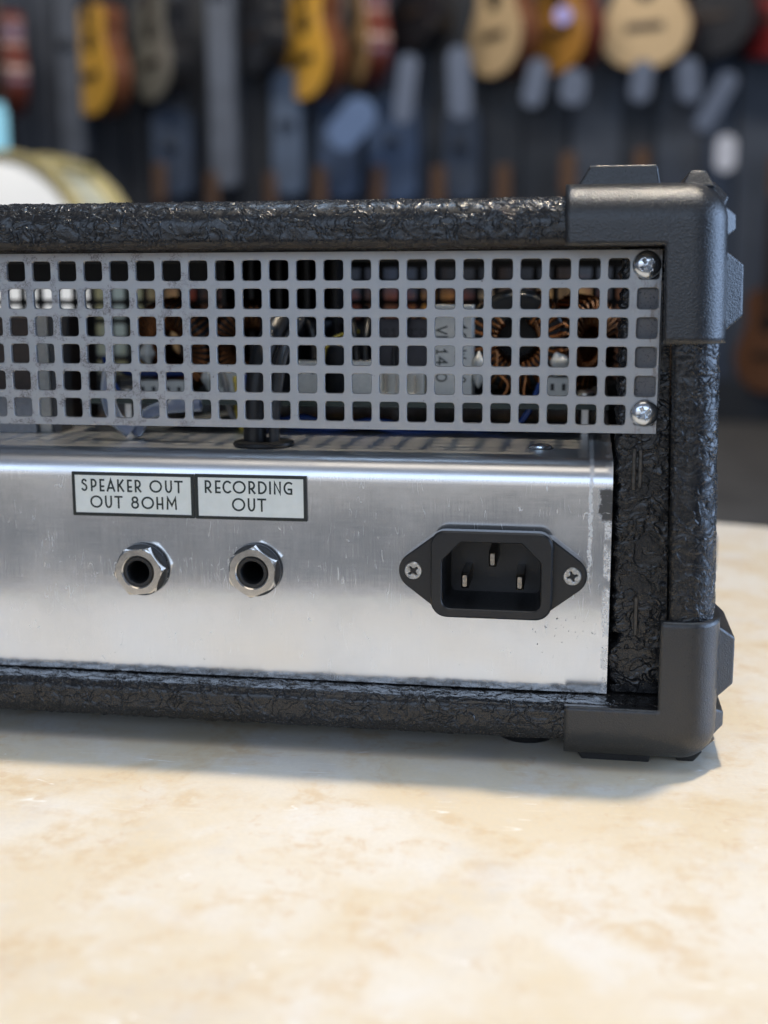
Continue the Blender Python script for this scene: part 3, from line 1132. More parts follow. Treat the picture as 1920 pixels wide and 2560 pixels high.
# ---- moulded corner protectors with stacking ridges
def corner_mesh(L=38.0, H=37.5, D=44.0, r=9.0, aw=15.0, st=.9):
    """outer faces meet at (0, 0, 0): top z=0, right x=0, rear y=0; arms aw wide; built for the top right rear corner"""
    mb = MB()
    idx = {}

    def pt(x, y, z):
        key = (round(x, 4), round(y, 4), round(z, 4))
        if key not in idx:
            q = Vector((min(x, -r), max(y, r), min(z, -r)))
            d = Vector((x, y, z)) - q
            # square-edge point pushed on to the rounding
            if d.length > 1e-6 and (abs(d.x) > 1e-6) + (abs(d.y) > 1e-6) + (abs(d.z) > 1e-6) > 1:
                w = q + d.normalized() * r
            else:
                w = Vector((x, y, z))
            idx[key] = len(mb.v)
            mb.v.append(tuple(w))
        return idx[key]

    def grid(n0, n1):
        fine = list(np.linspace(0, r, 11))
        return fine
    fx = sorted(set([-v for v in np.linspace(0, r, 11)] + list(np.arange(-L, -r, 1.5)) + [-aw]))
    fz = sorted(set([-v for v in np.linspace(0, r, 11)] + list(np.arange(-H, -r, 1.5)) + [-aw + .4]))
    fy = sorted(set(list(np.linspace(0, r, 11)) + list(np.arange(r, D, 3)) + [D]))
    for i in range(len(fx) - 1):
        for j in range(len(fz) - 1):
            if fx[i + 1] <= -aw + 1e-6 and fz[j + 1] <= -aw + .4 + 1e-6:
                continue
            mb.f.append((pt(fx[i], 0, fz[j]), pt(fx[i + 1], 0, fz[j]), pt(fx[i + 1], 0, fz[j + 1]), pt(fx[i], 0, fz[j + 1])))
    for i in range(len(fx) - 1):
        for j in range(len(fy) - 1):
            mb.f.append((pt(fx[i], fy[j], 0), pt(fx[i + 1], fy[j], 0), pt(fx[i + 1], fy[j + 1], 0), pt(fx[i], fy[j + 1], 0)))
    for i in range(len(fz) - 1):
        for j in range(len(fy) - 1):
            mb.f.append((pt(0, fy[j], fz[i]), pt(0, fy[j + 1], fz[i]), pt(0, fy[j + 1], fz[i + 1]), pt(0, fy[j], fz[i + 1])))
    return mb


def ridge_block(a0, a1, h, base, ca, y0, y1, cy, place, sl=1.0, fs=1.3):
    """chamfered rib: runs a0..a1 along the face, h high above base; place maps (a, height, y)"""
    lo = [(a0, base, y0), (a1, base, y0), (a1, base, y1), (a0, base, y1)]
    hi = [(a0 + ca, h, y0 + cy * fs), (a1 - ca * sl, h, y0 + cy * fs), (a1 - ca * sl, h, y1 - cy), (a0 + ca, h, y1 - cy)]
    mb = MB()
    mb.loft([[place(*p) for p in lo], [place(*p) for p in hi]])
    return mb


def build_corner(x, y, z, sx, sy, sz, rx):
    """corner point (x, y, z) and the signs that mirror the top right rear pattern; rx leans with the side"""
    def T(p):
        return (x + sx * p[0] + (-(sz * p[2]) * .026 * sx if rx else 0), y + sy * p[1], z + sz * p[2])
    mb = corner_mesh()
    mb.v = [T(p) for p in mb.v]
    co = mb.build('corner_protector', PLASTIC, amp, origin=(x, y, z), smooth=50, outward=(0, -sy, 0))
    so = co.modifiers.new('shell', 'SOLIDIFY')
    so.thickness = 2.2 * MM
    so.offset = -1
    so.use_even_offset = True
    blocks = [
        ((-35.6, -15.6, 4.4, -1.0, 3.4, 8.5, 40, 3), lambda a, h, yy: (a, yy, h), .25, .25),
        ((-11.0, -2.6, 3.1, -1.0, 2.4, 9.5, 40, 3), lambda a, h, yy: (a, yy, h), 1.0, .7),
        ((-4.2, 4.2, 2.4, -2.0, 1.6, 9.5, 40, 3), lambda a, h, yy: ((a - (-h) - 4.6) * .7071 + .4, yy, (-a + h - 4.6) * .7071 + .4), 1.0, 1.3),
        ((-13.2, -5.0, 2.4, -1.0, 2.2, 9.0, 40, 3), lambda a, h, yy: (h, yy, a), 1.0, 1.3),
        ((-35.4, -15.2, 4.2, -1.0, 4.2, 8.0, 40, 3), lambda a, h, yy: (h, yy, a), .9, 1.1),
    ]
    for args, pl, sl, fs in blocks:
        rb = ridge_block(*args, pl, sl, fs)
        rb.v = [T(p) for p in rb.v]
        rb.build('ridge', PLASTIC, co, bevel=.55, seg=3)
    return co


TRX, TRZ = 17.6, 145.2
BRX, BRZ = 20.4, 2.35
YB = -10.9
for s in (1, -1):
    fx_ = (lambda v: v) if s > 0 else (lambda v: 2 * XM - v)
    build_corner(fx_(TRX), YB, TRZ, s, 1, 1, True)
    build_corner(fx_(BRX), YB, BRZ, s, 1, -1, False)
    build_corner(fx_(TRX + 8), DEPTH + 2, TRZ, s, -1, 1, True)
    build_corner(fx_(BRX + 8.5), DEPTH + 2, BRZ, s, -1, -1, False)
# rubber foot under the bottom board, just inside the corner
for fx_ in (-28.0, 2 * XM + 28):
    for fy_ in (14, 140):
        MB().rev((fx_, fy_, 0), [(7.6, .15), (8, .8), (8, 6.2), (2, 6.2)], 32, 'z').build('rubber_foot', BLACK, amp, smooth=40)

# ---- what can be seen of the inside
LAYOUT = (1.116, (1.71, 36.3, -14.1))
PZ0 = 91.6           # top of the circuit board
pcb = MB().box(-150, -8.5, 7.5, 92, PZ0 - 1.6, PZ0).build('circuit_board', PCB, amp)
for sx_, sy_ in ((-14.4, 22), (-140, 18), (-14.4, 84), (-140, 84), (-75, 84)):
    st = MB().rev((sx_, sy_, 0), [(1.7, 82.40), (1.7, PZ0 - 1.65)], 6, 'z').build('standoff', plain('steel_standoff', (.45, .43, .40), .35, 1.0), amp, smooth=30)
    MB().rev((sx_, sy_, 0), [(2.6, PZ0 + .02), (2.6, PZ0 + 1.6), (1.5, PZ0 + 2.2), (.3, PZ0 + 2.2)], 24, 'z').build('screw', SCREW, st, smooth=40)


def toroid(c, R, r, width, turns, tiltx, tiltz, wire=.5, gap=None, name='toroid_coil'):
    """ring core with copper turns; ring axis along y before tilting"""
    Mx = Matrix.Rotation(tiltx, 3, 'X') @ Matrix.Rotation(tiltz, 3, 'Z')

    def W(p):
        q = Mx @ Vector(p)
        return (c[0] + q.x, c[1] + q.y, c[2] + q.z)
    mb = MB()
    rings = []
    for j in range(48):
        a = 2 * math.pi * j / 48
        ring = []
        for x_, y_ in rrect(-r, r, -width / 2, width / 2, 1.0, 3):
            ring.append(W(((R + x_) * math.cos(a), y_, (R + x_) * math.sin(a))))
        rings.append(ring)
    rings.append(rings[0])
    mb.loft(rings, False, False)
    t_ = mb.build(name, CORE, amp, origin=c, smooth=40)
    wm = MB()
    for k in range(turns):
        a = 2 * math.pi * k / turns
        if gap and gap[0] < a < gap[1]:
            continue
        pts = []
        for x_, y_ in rrect(-r - wire, r + wire, -width / 2 - wire, width / 2 + wire, 1.2, 2):
            aa = a + (.05 if y_ > 0 else -.05) + rnd.uniform(-.01, .01)
            pts.append(W(((R + x_) * math.cos(aa), y_, (R + x_) * math.sin(aa))))
        pts.append(pts[0])
        wm.tube(pts, wire, 6)
    wn_ = wm.build('winding', COPPER, t_, origin=c, smooth=60)
    return t_


toroid((-33.0, 26, 107.0), 9.6, 3.4, 8.5, 30, .15, .1, .48, (1.25, 2.15))
toroid((-16.5, 34, 106.0), 8.8, 3.2, 8.0, 34, .2, .9, .48)
toroid((-132.0, 38, 104.5), 9.5, 3.5, 8, 44, .3, -.35, .34)
toroid((-112.5, 44, 105.0), 8.5, 3.2, 8, 40, .25, .5, .34)
# copper tails of the near coil
for pts in ([(-38, 18.5, 104), (-37.5, 16.5, 99), (-34.5, 15.5, 95.5), (-36.8, 15.2, PZ0 - .5)], [(-31.5, 18, 100), (-30.0, 16, 98), (-30.4, 15.4, 94), (-30.0, 15.2, PZ0 - .5)],
            [(-28, 19, 112), (-25.5, 16.6, 104), (-26.4, 15.8, 97), (-26.0, 15.4, PZ0 - .5)]):
    MB().tube(spline(pts, 6), .5, 7).build('coil_tail', COPPER, amp, smooth=60)

# white film capacitor with print running down its face
cp = MB().box(-54.0, -43.9, 12.6, 21, PZ0 + .1, 116.3).build('film_capacitor', plain('white_capacitor', (.74, .74, .70), .4, 0, .05, .6), amp, bevel=.4)


def turn_text(cx, ztop):
    """print reading downwards: plate x -> -z"""
    def place(p):
        return (cx + p[2], 12.6 - .03 + p[1] * .2, ztop - p[0])
    return place


cells = [('V', 0, 2.3), ('N', 2.7, 4.9), ('1', 6.0, 7.5), ('4', 8.0, 10.3), ('0', 12.2, 14.6)]
lettering([(c_, a, b, 0, 3.0) for c_, a, b in cells], .2, 0, turn_text(-53.4, 111.0)).build('lettering', INK, cp)
cells = [('1', -.4, 1.0), ('0', 1.5, 3.7), ('W', 6.0, 8.4), ('2', 13, 14.6)]
lettering([(c_, a, b, 0, 3.0) for c_, a, b in cells], .2, 0, turn_text(-48.4, 110.8)).build('lettering', INK, cp)
# dark relay with faint print
rl = MB().box(-71.0, -56.6, 26, 40, PZ0 + .1, 112.2).build('relay_or_blocker', plain('slate_relay', (.055, .055, .07), .4, 0, .1, .5), amp, bevel=.4)
lettering([(c_, -69.6 + i * 2.2, -68.0 + i * 2.2, 107.6, 109.8) for i, c_ in enumerate('0142')] + [(c_, -61.8 + i * 2.3, -60.1 + i * 2.3, 107.6, 109.8) for i, c_ in enumerate('CO1')], .14, 25.96, lambda p: p).build('lettering', plain('faint_print', (.015, .015, .02), .5), rl)
MB().box(-43, -24, 44, 54, PZ0 + .1, 113.5).build('relay_or_blocker', BLACK, amp, bevel=.4)  # plain black block added to hide the bright background behind the coil
# hot-glue blobs
GLUE = plain('hot_glue', (.62, .62, .58), .25, 0, .08, 1.0, sss=0.0)


def blob(c, s, name='glue_blob'):
    bm = bmesh.new()
    bmesh.ops.create_icosphere(bm, subdivisions=3, radius=1)
    mb = MB()
    vs = []
    for v in bm.verts:
        w = 1 + .12 * math.sin(v.co.x * 5 + c[0]) + .10 * math.sin(v.co.z * 6 + c[2])
        vs.append((c[0] + v.co.x * s[0] * w, c[1] + v.co.y * s[1] * w, c[2] + v.co.z * s[2] * w))
    mb.add(vs, [tuple(x.index for x in f.verts) for f in bm.faces])
    bm.free()
    return mb.build(name, GLUE, amp, smooth=180)


blob((-42.2, 14.5, 99.6), (1.9, 2.2, 4.8))
blob((-118.6, 24, 96.0), (2.0, 2.0, 3.6))
blob((-21.5, 17.5, 101.0), (2.6, 2.4, 3.0))
blob((-137.6, 27, 102.6), (2.2, 2.0, 3.0))


def connector(x0, x1, y, z0, z1, pins, closed=False):
    """open-topped white pin header: floor, back and side walls, pins"""
    mb = MB()
    d = 5.6
    mb.box(x0, x1, y, y + d, z0, z0 + 1.3)
    mb.box(x0, x1, y + d - .8, y + d, z0 + 1.31, z1)
    mb.box(x0, x0 + .8, y, y + d - .81, z0 + 1.31, z1)
    mb.box(x1 - .8, x1, y, y + d - .81, z0 + 1.31, z1)
    if closed:
        mb.box(x0 + .81, x1 - .81, y, y + .7, z0 + 1.31, z1)
    c_ = mb.build('connector', WHITE_PL, amp)
    for i in range(pins):
        xx = x0 + (x1 - x0) * (i + .5) / pins
        if closed:
            MB().box(xx - .45, xx + .45, y - .12, y - .005, z1 - 3.2, z1 - 1.4).build('slot', BLACK, c_)
        else:
            MB().box(xx - .32, xx + .32, y + 2.3, y + 2.94, z0 + 1.2, z1 - .6).build('pin', PIN, c_)
    return c_


connector(-91.6, -84.8, 13, PZ0 + .05, 101.4, 2, True)
connector(-77.0, -69.6, 13, PZ0 + .05, 101.6, 2, True)
connector(-68.8, -62.8, 13.5, PZ0 + .05, 98.6, 2)
connector(-62.2, -56.6, 13.5, PZ0 + .05, 98.4, 1)
connector(-116.8, -110.4, 24, PZ0 + .05, 97.2, 2)
connector(-140, -133.4, 24, PZ0 + .05, 94.8, 2, True)
connector(-132.4, -126, 24, PZ0 + .05, 94.8, 2, True)
connector(-24.5, -18.6, 15.5, PZ0 + .05, 97.4, 2, True)
# smaller dark parts standing on the board
CAP = plain('dark_blue_electrolytic', (.010, .012, .018), .5, 0, .15, .6)
for x_, y_, r_, h_ in ((-81.0, 24, 4.0, 14), (-99, 30, 6.2, 22), (-92.5, 44, 5.2, 20), (-79, 45, 6.0, 19), (-47, 40, 5, 18), (-105, 62, 8, 26)):
    cc = MB().rev((x_, y_, PZ0), [(r_, .05), (r_, .8), (r_ - .3, 1.1), (r_, 1.5), (r_, h_ - .4), (r_ - .5, h_)], 28, 'z').build('electrolytic_capacitor', CAP, amp, smooth=40)
    MB().rev((x_, y_, PZ0), [(r_ - .8, h_ + .05), (r_ - .9, h_ + .12), (.3, h_ + .12)], 24, 'z').build('cap_top', plain('capacitor_top', (.06, .06, .062), .5, .3), cc, smooth=40)
# tall black heat-sink and a dark transformer towards the middle, brown and pale blocks at the far end
hs = MB().box(-121.5, -86, 56, 58.5, PZ0 + .1, 129.5).build('heat_sink', BLACK, amp)
for i in range(9):
    MB().box(-121.0 + i * 4.2, -119.8 + i * 4.2, 46, 55.99, PZ0 + .1, 129.2).build('fin', BLACK, hs)
# wiring
WIRES = [
    (BLUE_WIRE, .85, [(-150, 40, 80), (-120, 26, 79.2), (-98, 20, 84.5), (-90, 16, 86.2), (-80, 14, 84.2), (-70, 13, 85.8), (-58, 16, 83.6), (-48, 22, 82.8), (-40, 18, 83.4), (-33, 14, 84.6), (-29, 12, 89.0), (-26, 14, 96)]),
    (BLUE_WIRE, .85, [(-104, 26, 92.5), (-96, 20, 84.0), (-84, 15, 83.0), (-72, 13.5, 84.2), (-62, 15, 82.6), (-50, 20, 82.2), (-36, 26, 82.0), (-20, 32, 83)]),
    (BLUE_WIRE, .9, [(-150, 26, 101), (-146.5, 20, 97), (-144, 18, 93), (-141, 22, 88), (-138, 30, 84)]),
    (BLUE_WIRE, 1.0, [(-147, 30, 98), (-143, 27, 97.2), (-138, 28, 97.0), (-128, 32, 96.8)]),
    (YELLOW_WIRE, .8, [(-110.0, 20, 96.5), (-108.6, 17, 92), (-108.4, 16, 86), (-105.5, 17, 79)]),
    (BLUE_WIRE, .8, [(-107, 21, 97), (-106.2, 17, 90), (-106.2, 16, 85), (-103.8, 17.5, 79)]),
    (BLACK_WIRE, .9, [(-86.5, 15, 102), (-87.5, 18, 108), (-91, 26, 112), (-97, 36, 113)]),
    (BLACK_WIRE, .8, [(-75, 15.5, 101.5), (-75.6, 17, 106), (-77.5, 24, 111), (-80, 36, 113)]),
    (BLACK_WIRE, .8, [(-72.6, 15.5, 101.5), (-73.0, 17, 106), (-73.5, 24, 112), (-76, 36, 115)]),
    (BLACK_WIRE, .8, [(-65, 17, 99), (-65.2, 18, 104), (-64, 21, 108), (-62, 24, 113)]),
    (YELLOW_WIRE, .45, [(-84, 14, 101.0), (-83.2, 14.5, 105.0), (-80.5, 17, 108.0), (-76, 24, 109)]),
    (plain('grey_wire', (.20, .20, .20), .45), .9, [(-112, 14.5, 98), (-110.8, 14, 94), (-110.6, 14, 90), (-109, 16, 84)]),
    (plain('beige_wire', (.35, .30, .22), .5), .9, [(-150, 20, 84), (-136, 17, 82.0), (-124, 15, 84.6), (-112, 16, 87), (-100, 24, 88)]),
]
for mt, r_, pts in WIRES:
    MB().tube(spline(pts, 8), r_, 8).build('wire', mt, amp, smooth=60)
LAYOUT = None
tr = MB().box(-201, -179, 42, 92, CZT + .1, 112).build('transformer', plain('brown_transformer', (.055, .038, .030), .5, 0, .2, .3), amp, bevel=.6)
MB().box(-203, -177.5, 38, 41.9, CZT + .12, 90).build('transformer_bracket', plain('grey_bracket', (.20, .21, .23), .45, .5), tr)
MB().box(-177.2, -173.6, 40, 50, CZT + .1, 113).build('pale_spacer', plain('pale_grey_spacer', (.36, .36, .34), .5), amp, bevel=.3)
MB().box(-173.4, -170.6, 41, 50, CZT + .1, 113.5).build('dark_spacer', plain('dark_spacer', (.05, .05, .052), .5), amp, bevel=.3)

# grommet with two black leads where the wiring passes into the chassis
gr = MB().rev((-102.0, 19.2, CZT), [(4.0, .05), (8.2, .05), (8.5, .6), (8.2, 1.3), (6.4, 1.6), (5.0, 1.5), (4.0, 1.2)], 40, 'z', True, True).build('grommet', BLACK, amp, smooth=40)
MB().tube(spline([(-104.5, 19, CZT + .5), (-104.4, 19, 84), (-104.2, 20, 92), (-103, 24, 103), (-101, 36, 112)], 8), [3.2] * 33, 12).build('lead', BLACK_WIRE, gr, smooth=60)
MB().tube(spline([(-99.0, 19, CZT + .5), (-98.9, 19, 84), (-98.4, 20, 92), (-97.6, 26, 103), (-96, 40, 112)], 8), 1.5, 10).build('lead', plain('dark_grey_lead', (.05, .05, .052), .4), gr, smooth=60)
# clear sleeves in a V on the chassis top
CLEAR = NT('clear_sleeve')
CLEAR.set(base=(.80, .86, .95), rough=.15, trans=.7, ior=1.3)
for pts in ([(-143.4, 27, CZT + 2.3), (-147.5, 26, 84), (-150, 27, 90), (-150.5, 30, 97)], [(-143.0, 30, CZT + 2.3), (-139, 27, 84.5), (-132, 25, 87.6), (-122, 26, 88.4)]):
    t_ = MB().tube(spline(pts, 8), 2.1, 12).build('clear_sleeve', CLEAR.m, amp, smooth=60)
    MB().tube(spline(pts, 8), 1.0, 8).build('wire', BLUE_WIRE, t_, smooth=60)

# ------------------------------------------------------------------ out-of-focus shop behind: guitars, stand-in shapes, drum, screen


def body_outline(scale=1.0, n=72, cut=False):
    """acoustic body outline, x half-widths by height; bottom at z=0"""
    key = [(0, 0), (.02, 70), (.07, 128), (.16, 172), (.30, 196), (.42, 190), (.55, 158), (.66, 134), (.76, 136), (.86, 143), (.94, 118), (.985, 70), (1, 32)]
    L = 490
    pts = spline([(w, 0, h * L) for h, w in key], 5)
    rt = [(p.x * scale, p.z * scale) for p in pts]
    lf = [(-x, z) for x, z in rt[::-1][:-1]]
    return rt + lf[:-1] if abs(lf[-1][0]) < 1e-6 else rt + lf


def make_guitar(name, loc, yaw, label, colors, group, small=1.0, roll=0.0):
    """colors: soundboard, sides, neck; loc = lowest point of the body, face towards the viewer"""
    o = empty(name, loc, label, 'guitar', group, 0.0, .1)
    ol = body_outline(small)
    S = small
    MB().prism([(loc[0] + x, loc[2] + z) for x, z in ol], loc[1] - 50, loc[1] + 45).build('body', colors[1], o, smooth=40)
    t1 = MB().prism([(loc[0] + x, loc[2] + z) for x, z in inset(ol, 4)], loc[1] - 56, loc[1] - 49.8)
    sb = t1.build('soundboard', colors[0], o)
    MB().rev((loc[0], loc[1], loc[2] + 325 * S), [(50 * S, -56.6), (50 * S, -56.1)], 32, 'y').build('sound_hole', plain('sound_hole_black', (.008, .007, .006), .6), sb)
    MB().box(loc[0] - 82 * S, loc[0] + 82 * S, loc[1] - 66, loc[1] - 56.2, loc[2] + 160 * S, loc[2] + 190 * S).build('bridge', plain('dark_bridge', (.035, .022, .015), .5), o, bevel=4)
    MB().prism([(loc[0] - 28, loc[2] + 395 * S), (loc[0] + 28, loc[2] + 395 * S), (loc[0] + 22, loc[2] + 840), (loc[0] - 22, loc[2] + 840)], loc[1] - 66, loc[1] - 40).build('neck', plain('dark_fingerboard', (.03, .02, .015), .45), o)
    MB().prism([(loc[0] - 24, loc[2] + 840.5), (loc[0] + 24, loc[2] + 840.5), (loc[0] + 38, loc[2] + 870), (loc[0] + 34, loc[2] + 1020), (loc[0] - 34, loc[2] + 1020), (loc[0] - 38, loc[2] + 870)], loc[1] - 58, loc[1] - 40).build('headstock', colors[2], o, bevel=3)
    o.rotation_euler = (0, roll, yaw)
    return o


W_NAT = (mat_wood('spruce_natural', (.52, .37, .20), (.62, .46, .27)), mat_wood('mahogany_side', (.11, .035, .014), (.17, .06, .025)), mat_wood('headstock_brown', (.10, .055, .03), (.15, .085, .05)))
W_AMB = (mat_wood('amber_top', (.74, .38, .05), (.82, .48, .08)), W_NAT[1], W_NAT[2])
W_HONEY = (mat_wood('honey_burst', (.34, .16, .03), (.46, .23, .05)), mat_wood('red_mahogany', (.10, .015, .008), (.15, .03, .014)), W_NAT[2])
W_DARK = (mat_wood('black_top', (.010, .011, .013), (.02, .02, .024)), mat_wood('black_side', (.008, .008, .009), (.015, .015, .017)), mat_wood('headstock_black', (.02, .02, .022), (.03, .03, .033)))
W_RED = (mat_wood('cherry_top', (.14, .010, .010), (.18, .014, .014)), W_DARK[1], W_DARK[2])
W_BROWN = (mat_wood('walnut_top', (.10, .045, .025), (.16, .075, .04)), W_HONEY[1], W_NAT[2])
W_GREY = (mat_wood('silver_grey_top', (.16, .155, .13), (.24, .23, .19)), W_DARK[1], W_DARK[2])
W_TAN = (mat_wood('tan_top', (.36, .22, .09), (.44, .28, .13)), W_HONEY[1], W_NAT[2])
GU = 'guitars hanging in the upper row on the wall'
GY = 5400
upper = [
    (-2700, 900, -.95, W_BROWN, 'walnut brown guitar hanging highest at the far left edge of the wall', .95),
    (-2250, 890, -.72, W_AMB, 'bright amber guitar hanging turned sideways, above the cream drum', 1.0),
    (-1960, 945, -.75, W_GREY, 'dull silver grey guitar hanging just right of the bright amber one', .95),
    (-1480, 1050, -.9, W_DARK, 'black guitar hanging just left of the slim amber guitar', .9),
    (-1245, 935, -.80, W_AMB, 'slim amber guitar hanging turned sideways, over the middle of the grille', 1.0),
    (-1000, 985, -1.12, W_TAN, 'narrow tan guitar with red sides hanging between amber and pale guitars', .95),
    (-760, 1130, -.8, W_DARK, 'black guitar hanging left of the narrower pale spruce guitar', .9),
    (-400, 1008, -.88, W_NAT, 'narrower of the two pale spruce guitars, turned partly away', 1.0),
    (-130, 1012, -.85, W_HONEY, 'brown honey coloured guitar hanging between the two pale spruce guitars', 1.0),
    (215, 1020, -.30, W_NAT, 'widest pale spruce guitar hanging nearly face on above the corner protector', 1.0),
    (500, 1060, -.5, W_DARK, 'black guitar hanging right of the widest pale spruce guitar', .95),
    (735, 1050, -.6, W_RED, 'cherry red guitar at the far right edge of the wall', .9),
]
for x, z, yaw, cols, lab, s in upper:
    make_guitar('acoustic_guitar', (x, GY, z), yaw, lab, cols, GU, s)
GL = 'guitars hanging in the lower row on the wall'
lower = [
    (-1960, -345, -.5, W_TAN, 'tan guitar in the lower row, headstock just right of the cream drum'),
    (-1705, -390, -.6, W_BROWN, 'brown lower-row guitar whose headstock shows second right of the drum'),
    (-1425, -395, -.7, W_NAT, 'pale lower-row guitar whose headstock shows third right of the drum'),
    (-1195, -375, -.6, W_BROWN, 'brown lower-row guitar with its headstock below the slim amber guitar'),
    (-930, -375, -.7, W_BROWN, 'brown lower-row guitar with its headstock right of the pale blue shape'),
    (-655, -380, -.6, W_HONEY, 'honey brown lower-row guitar with its headstock left of the narrow pale guitar'),
    (-365, -380, -.6, W_NAT, 'pale lower-row guitar with its headstock below the narrower spruce guitar'),
    (-85, -335, -.5, W_TAN, 'tan lower-row guitar with its headstock just left of the corner protector'),
    (235, -325, -.6, W_BROWN, 'brown lower-row guitar with its headstock right above the corner protector'),
    (815, -360, -.9, W_BROWN, 'reddish brown lower-row guitar body showing right of the amplifier'),
]
for x, z, yaw, cols, lab in lower:
    make_guitar('acoustic_guitar', (x, GY + 20, z), yaw, lab, cols, GL, .95)

CARD = plain('white_stand_in', (.11, .135, .19), .6, 0, .05, .01)
BLUR_BLUE = plain('pale_blue_stand_in', (.11, .17, .30), .5, 0, .05, .01)
GC = 'flat shapes standing in for unidentified blurs under the guitars'
stand_ins = [  # flat rounded stand-ins for pale blurred patches of unknown kind
    (-1055, 815, 150, 250, .75, BLUR_BLUE, 'pale blue tilted stand-in shape below the tan guitar'),
    (-815, 955, 85, 290, .12, CARD, 'tall narrow white stand-in shape left of the narrow pale guitar'),
    (-580, 975, 100, 300, -.05, CARD, 'tall white stand-in shape touching the narrower pale guitar'),
    (-255, 965, 90, 200, .2, CARD, 'grey white stand-in shape between narrow pale guitar and honey guitar'),
    (-95, 945, 110, 150, .1, CARD, 'short stand-in shape below the honey brown guitar'),
    (190, 960, 90, 170, .1, CARD, 'stand-in shape below the widest pale guitar'),
    (385, 960, 90, 180, -.1, CARD, 'stand-in shape below the black guitar at the right'),
    (500, 870, 80, 260, .5, CARD, 'tilted blue white stand-in shape above the bright white one'),
    (548, 660, 85, 150, 0, plain('bright_white_stand_in', (.60, .60, .64), .5, 0, .03, .01), 'bright white stand-in shape just above the corner protector'),
    (-145, 1235, 70, 70, 0, plain('lilac_stand_in', (.38, .36, .72), .5, 0, .03, .01), 'small lilac round stand-in shape between honey and widest pale guitar'),
]
for x, z, w, h, a, mt, lab in stand_ins:
    poly = [(u, v) for u, v in rrect(-w / 2, w / 2, -h / 2, h / 2, min(w, h) * .48, 8)]
    poly = [(x + u * math.cos(a) + v * math.sin(a), z - u * math.sin(a) + v * math.cos(a)) for u, v in poly]
    c_ = MB().prism(poly, 5262, 5266).build('blur_stand_in', mt, None, origin=(x, 5264, z))
    c_['label'] = lab
    c_['category'] = 'blurred shape'
    c_['group'] = GC

GUPRIGHT = 'upright shapes standing in for unidentified blurs on the wall'
uprights = [  # upright stand-ins for blurred vertical shapes that were not identified
    (-1690, 560, 130, 1500, (.10, .115, .145), 'tall grey stand-in shape left of the black guitar at the middle'),
    (-1385, 520, 150, 560, (.075, .105, .16), 'pale denim blue stand-in shape below the black guitar at the middle'),
    (-1150, 500, 190, 480, (.04, .065, .12), 'denim blue stand-in shape below the slim amber guitar'),
    (-900, 480, 230, 470, (.04, .068, .13), 'wide denim blue stand-in shape behind the pale blue one'),
    (-1940, 520, 190, 400, (.03, .045, .075), 'navy stand-in shape below the silver grey guitar'),
    (-2420, 700, 120, 900, (.075, .085, .105), 'slate grey stand-in shape left of the bright amber guitar'),
    (-590, 480, 170, 420, (.035, .05, .08), 'dark navy stand-in shape left of the narrower spruce guitar'),
]
for i, (x, z, w, h, colr, lab) in enumerate(uprights):
    o = empty('upright_stand_in', (x, 5470, z), lab, 'guitar case', GUPRIGHT, 0, .1)
    MB().prism([(x + u, z + v) for u, v in rrect(-w / 2, w / 2, 0, h, w * .3, 6)], 5420, 5540).build('shell', plain('upright_cloth_%d' % i, colr, .8, 0, .2, .01), o, bevel=15)
    MB().tube(spline([(x - 25, 5412, z + h * .55), (x - 20, 5395, z + h * .58), (x + 20, 5395, z + h * .58), (x + 25, 5412, z + h * .55)], 5), 9, 8).build('front_loop', BLACK, o, smooth=60)

# cream drum with brass hoops standing on a stool at the left
DX, DY, DZ = -1295, 2300, 112
dr = empty('drum', (DX, DY, FLOOR_Z), 'large cream drum with brass hoops standing at the left behind the amplifier', 'drum')
BRASS = plain('old_brass', (.50, .42, .20), .35, .6, .15, .01)
CREAM = plain('cream_shell', (.36, .35, .26), .4, 0, .06, .01)
R_ = 285
ang = .40
cxv, sxv = math.cos(ang), math.sin(ang)


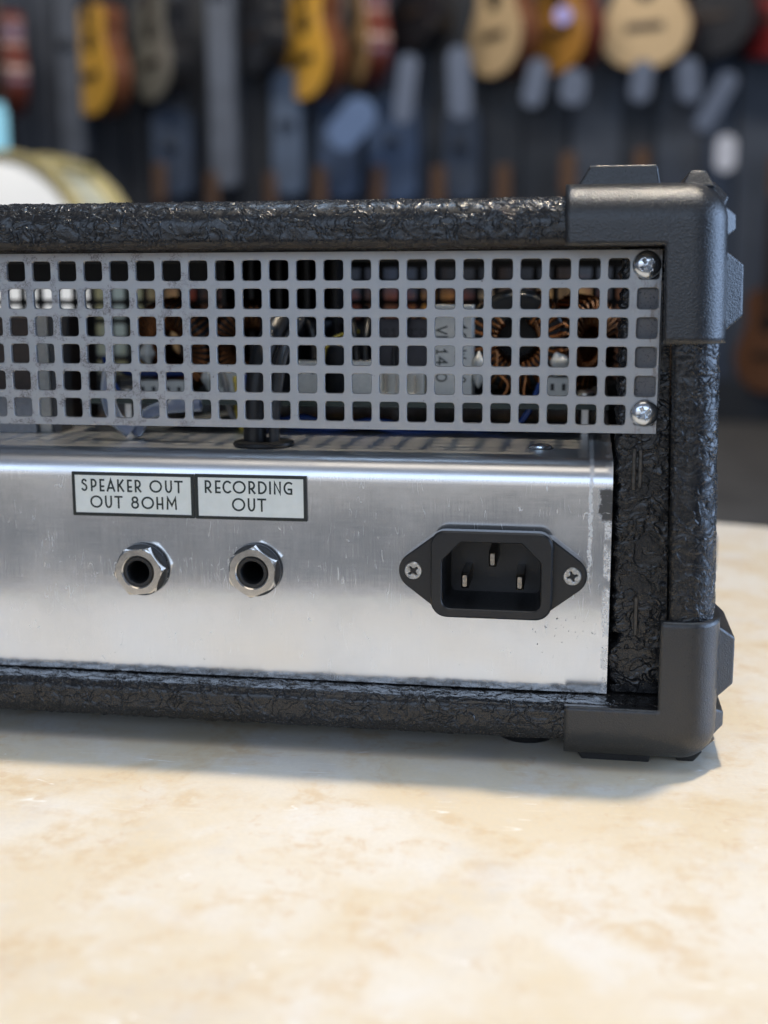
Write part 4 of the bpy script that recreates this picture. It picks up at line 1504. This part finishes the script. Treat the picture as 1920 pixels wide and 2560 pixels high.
def drum_ring(r, a):
    return [(DX + a * sxv + r * math.cos(t) * cxv, DY + a * cxv - r * math.cos(t) * sxv, DZ + r * math.sin(t)) for t in [2 * math.pi * j / 56 for j in range(56)]]


MB().loft([drum_ring(R_, 20), drum_ring(R_, 150)]).build('shell', CREAM, dr, smooth=40)
MB().loft([drum_ring(R_ - 6, 14), drum_ring(R_ - 10, 2), drum_ring(R_ - 40, -2)]).build('drum_head', plain('white_drum_head', (.80, .80, .78), .5, 0, .03, .005), dr, smooth=60)
for a in (4, 138):
    MB().loft([drum_ring(R_ + 2, a + 22), drum_ring(R_ + 14, a + 22), drum_ring(R_ + 14, a - 10), drum_ring(R_ - 2, a - 10), drum_ring(R_ + 2, a + 22)], False, False).build('hoop', BRASS, dr, smooth=40)
for k in range(8):
    t = 2 * math.pi * (k + .3) / 8
    p0 = Vector((DX + 30 * sxv + (R_ + 18) * math.cos(t) * cxv, DY + 30 * cxv - (R_ + 18) * math.cos(t) * sxv, DZ + (R_ + 18) * math.sin(t)))
    p1 = p0 + Vector((110 * sxv, 110 * cxv, 0))
    MB().tube([p0, p1], 9, 8).build('tension_rod', BRASS, dr, smooth=60)
# three legs of its stand
for k, (u, v) in enumerate(((-120, 40), (140, 60), (20, 260))):
    MB().tube([(DX + u * .6, DY + v, DZ - 200), (DX + u * 1.3, DY + v * 1.2, FLOOR_Z + 2)], 14, 8).build('leg', plain('stand_chrome', (.5, .5, .5), .25, 1.0), dr, smooth=60)

# lit screen at the far left edge
SCR = NT('lit_screen')
SCR.set(base=(.02, .02, .02), rough=.3, ecol=SCR.mix(SCR.noise(.006, 2), (.30, .72, .95), (.40, .82, 1.0)), estr=.85)
ts = empty('wall_screen', (-2790, 5300, 730), 'small lit pale blue screen at the far left edge', 'screen')
MB().box(-2920, -2690, 5300, 5320, 730, 950).build('display', SCR.m, ts, bevel=4)
MB().box(-2932, -2678, 5321, 5350, 718, 962).build('housing', BLACK, ts, bevel=6)
MB().box(-2850, -2780, 5351, 5560, 820, 860).build('bracket', BLACK, ts)
